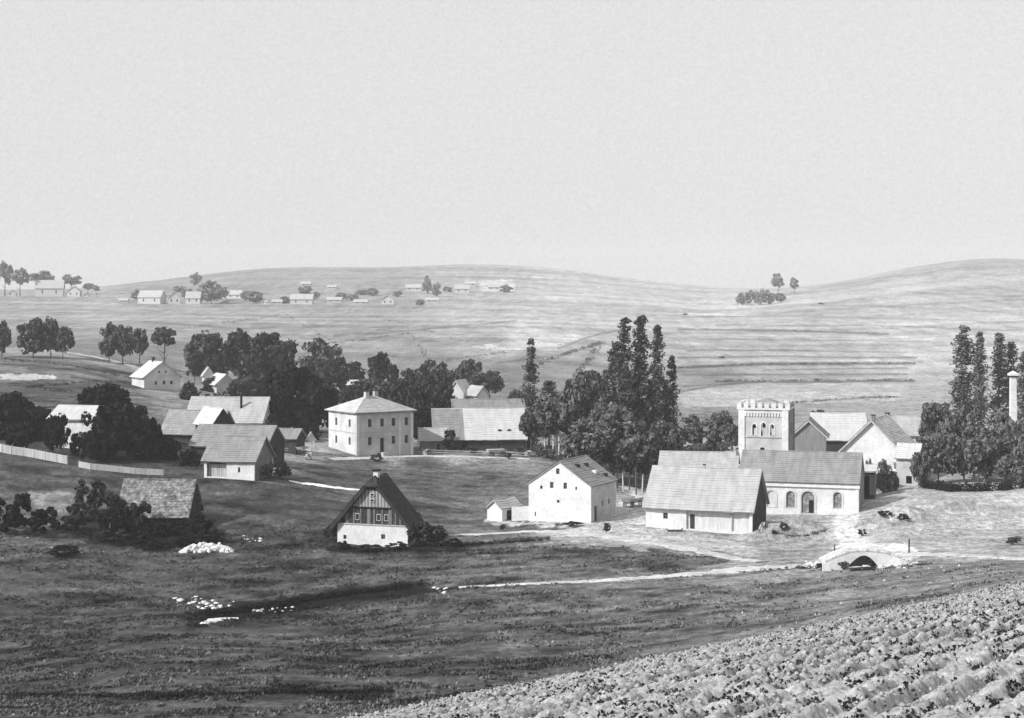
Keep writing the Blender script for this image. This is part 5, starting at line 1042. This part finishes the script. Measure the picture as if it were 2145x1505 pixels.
for a in (('big bright house, largest on the skyline at the far left', 103, 612, 56, 32, 'x', 10, 1180), ('smaller white house right of the skyline house', 154, 612, 26, 20, 'y', 0, 1180), ('tiny white house at the far left skyline', 26, 609, 14, 10, 'y', 0, 1180),
          ('wide pale farmhouse at the left of the hamlet', 312, 637, 50, 26, 'x', -12, None), ('small gabled house right of the wide pale farmhouse', 365, 637, 24, 24, 'y', 10, None), ('square pale house left of the big hillside tree', 404, 637, 30, 24, 'x', 0, None), ('bright house right of the big hillside tree', 490, 626, 30, 16, 'x', -10, None),
          ('tiny low house at the foot of the big hillside tree', 470, 636, 16, 8, 'x', 0, None), ('tiny white house right of the bright one', 555, 638, 14, 12, 'y', 0, None), ('low pale shed beside the long white barn', 580, 637, 20, 8, 'x', 0, None), ('long bright white barn in the middle of the hamlet', 631, 638, 46, 20, 'x', 0, None),
          ('low faint house right of the long white barn', 700, 634, 30, 10, 'x', 0, None), ('pale gable house below the hill top', 812, 638, 26, 18, 'y', 0, None), ('faint house near the two small hillside trees', 866, 610, 32, 13, 'x', 0, None), ('faint white house right of the hill centre', 968, 614, 30, 16, 'x', 0, None), ('faint white cottage above the right-of-centre house', 985, 600, 22, 10, 'x', 0, None), ('pale house far right in the hamlet', 1035, 608, 26, 12, 'x', 8, None), ('faint low house between the wide farmhouse and the skyline', 258, 634, 18, 8, 'x', 0, None), ('faint pale house high above the long white barn', 640, 600, 20, 9, 'x', 0, None), ('faint low house left of the pale gable house', 755, 638, 28, 9, 'x', 0, None), ('faint pale barn right of the pale gable house', 905, 634, 26, 9, 'x', 0, None), ('tiny pale house at the right end of the skyline row', 182, 612, 12, 8, 'y', 0, 1180), ('faint house up the slope near the long barn', 695, 606, 18, 8, 'x', 0, None)):
    far_house(a[0], a[1], a[2], a[3], a[4], a[5], a[6], Y=a[7], wall=M('distant_plaster', .5, .1, 1), roof=M('distant_roof', .38, .15, 1))
GF = 'trees of the far hamlet'
for a in (('round tree on the skyline at the far left', 42, 598, 560, 16, 1180), ('tall faint tree at the left edge of the skyline', 10, 600, 545, 15, 1180), ('low tree behind the smaller skyline house', 150, 596, 574, 20, 1230), ('faint tree behind the big skyline house', 88, 592, 566, 22, 1230), ('small tree right of the skyline houses', 184, 606, 592, 10, 1180), ('low bush tree at the right of the skyline houses', 202, 608, 597, 8, 1180),
          ('big round tree in the middle of the hamlet', 443, 636, 586, 24, None), ('tree touching the right of the big hamlet tree', 462, 630, 600, 16, None), ('square-topped tree high above the hamlet', 410, 598, 570, 12, None), ('small tree under the square-topped tree', 376, 612, 598, 12, None), ('low tree between two pale hamlet houses', 340, 636, 620, 9, None),
          ('tree beside the tiny white hamlet house', 535, 636, 608, 16, None), ('low tree left of the long white hamlet barn', 598, 636, 620, 12, None), ('small dark tree right of the long white hamlet barn', 662, 628, 610, 8, None), ('taller of the two small trees right of the hamlet', 914, 622, 590, 9, None), ('shorter of the two small trees right of the hamlet', 895, 616, 576, 9, None),
          ('tree left of the faint white house', 780, 620, 602, 12, None), ('small tree near the pale gable house', 832, 622, 608, 10, None), ('bushy tree on the slope below the hill top', 760, 618, 606, 14, None), ('small tree left of the faint right-of-centre house', 938, 612, 600, 10, None),
          ('tree behind the wide pale hamlet farmhouse', 290, 630, 606, 14, None), ('tree behind the square pale hamlet house', 392, 626, 604, 13, None), ('tree just right of the bright hamlet house', 516, 632, 608, 14, None), ('low tree midway between barn and gable house', 715, 628, 612, 12, None), ('low tree above the long white hamlet barn', 640, 616, 598, 14, None), ('tree over the roof of the faint low house', 740, 630, 614, 12, None), ('faint tree at the right end of the hamlet', 1060, 612, 596, 12, None), ('small tree in the slope between hamlet and poplar', 880, 640, 626, 9, None), ('tall faint tree on the saddle between the hills', 1630, 604, 570, 12, 1300), ('slim faint tree right of the tall one on the saddle', 1664, 606, 580, 8, 1300), ('leftmost bush of the dark copse on the saddle', 1556, 640, 612, 12, None), ('second bush of the dark copse on the saddle', 1572, 640, 606, 13, None), ('middle bush of the dark copse on the saddle', 1592, 640, 604, 13, None), ('right bush of the dark copse on the saddle', 1610, 638, 606, 12, None), ('low bush tree at the right end of the saddle copse', 1634, 634, 612, 12, None)):
    lab, px, py, top, hw, Y = a
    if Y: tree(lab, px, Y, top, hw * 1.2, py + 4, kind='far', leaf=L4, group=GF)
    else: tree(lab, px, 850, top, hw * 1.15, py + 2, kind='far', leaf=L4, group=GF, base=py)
for i, (px, py) in enumerate(((1435,662),(1712,799),(1720,640),(1512,752))):
    shrub(['faint bush at the left end of the upper hillside terrace', 'tiny dark bush on the dark terrace line', 'faint bush below the right hill', 'small bush on the terrace near the poplars'][i], px, py, py-6, 6, L2, 'bushes on the hillside terraces', 420)
# ---- grass tussocks in the near meadows
n = 60000; gg = np.random.default_rng(4); Yg = np.exp(gg.uniform(math.log(100), math.log(215), n)); ug = gg.uniform(-.34, .34, n); Xg = ug * Yg
dens = fbm(Xg / 4, Yg / 2.2, 55, 3); keep = (dens > .47); Xg, Yg = Xg[keep], Yg[keep]; tn = ground_tone(Xg, Yg); k2 = (tn < .2) & (gg.random(len(tn)) < np.interp(tn, [.04, .07, .14], [1, .8, .15])); Xg, Yg, tn = Xg[k2], Yg[k2], tn[k2]; Zg = Z(Xg, Yg); n = len(Xg)
B = 4; h = gg.uniform(.08, .26, n); V = []
for b in range(B):
    a = gg.uniform(0, 6.28, n); w_ = gg.uniform(.06, .2, n); ox = gg.normal(0, .1, n); oy = gg.normal(0, .1, n); ln = gg.normal(0, .12, n)
    V.append(np.stack([np.stack([Xg+ox-w_*np.cos(a), Yg+oy-w_*np.sin(a), Zg-.05], 1), np.stack([Xg+ox+w_*np.cos(a), Yg+oy+w_*np.sin(a), Zg-.05], 1), np.stack([Xg+ox+ln, Yg+oy+ln, Zg+h], 1)], 1))
V = np.concatenate(V); tt = np.repeat(np.tile(tn * gg.uniform(.8, 2.2, n), B), 3)
GRM = GM.copy(); GRM.name = 'meadow_grass'
tag(np_mesh('grass', V.reshape(-1, 3), np.arange(len(V)*3).reshape(-1, 3), GRM, attr={'tone': tt}), 'rough tussocky grass of the near meadows', 'grass', kind='stuff')
# ---- haze in the valley air
HM = bpy.data.materials.new('valley_haze'); HM.use_nodes = True; t = HM.node_tree; t.nodes.clear(); pv = t.nodes.new('ShaderNodeVolumePrincipled'); pv.inputs['Color'].default_value = (1, 1, 1, 1); pv.inputs['Density'].default_value = HAZE = .00016
ou = t.nodes.new('ShaderNodeOutputMaterial'); t.links.new(pv.outputs[0], ou.inputs['Volume'])
mb = MB(); mb.box(-2700, -160, -40, 2700, 2640, 110); hz_ = mb.build('haze', HM); tag(hz_, kind='stuff')
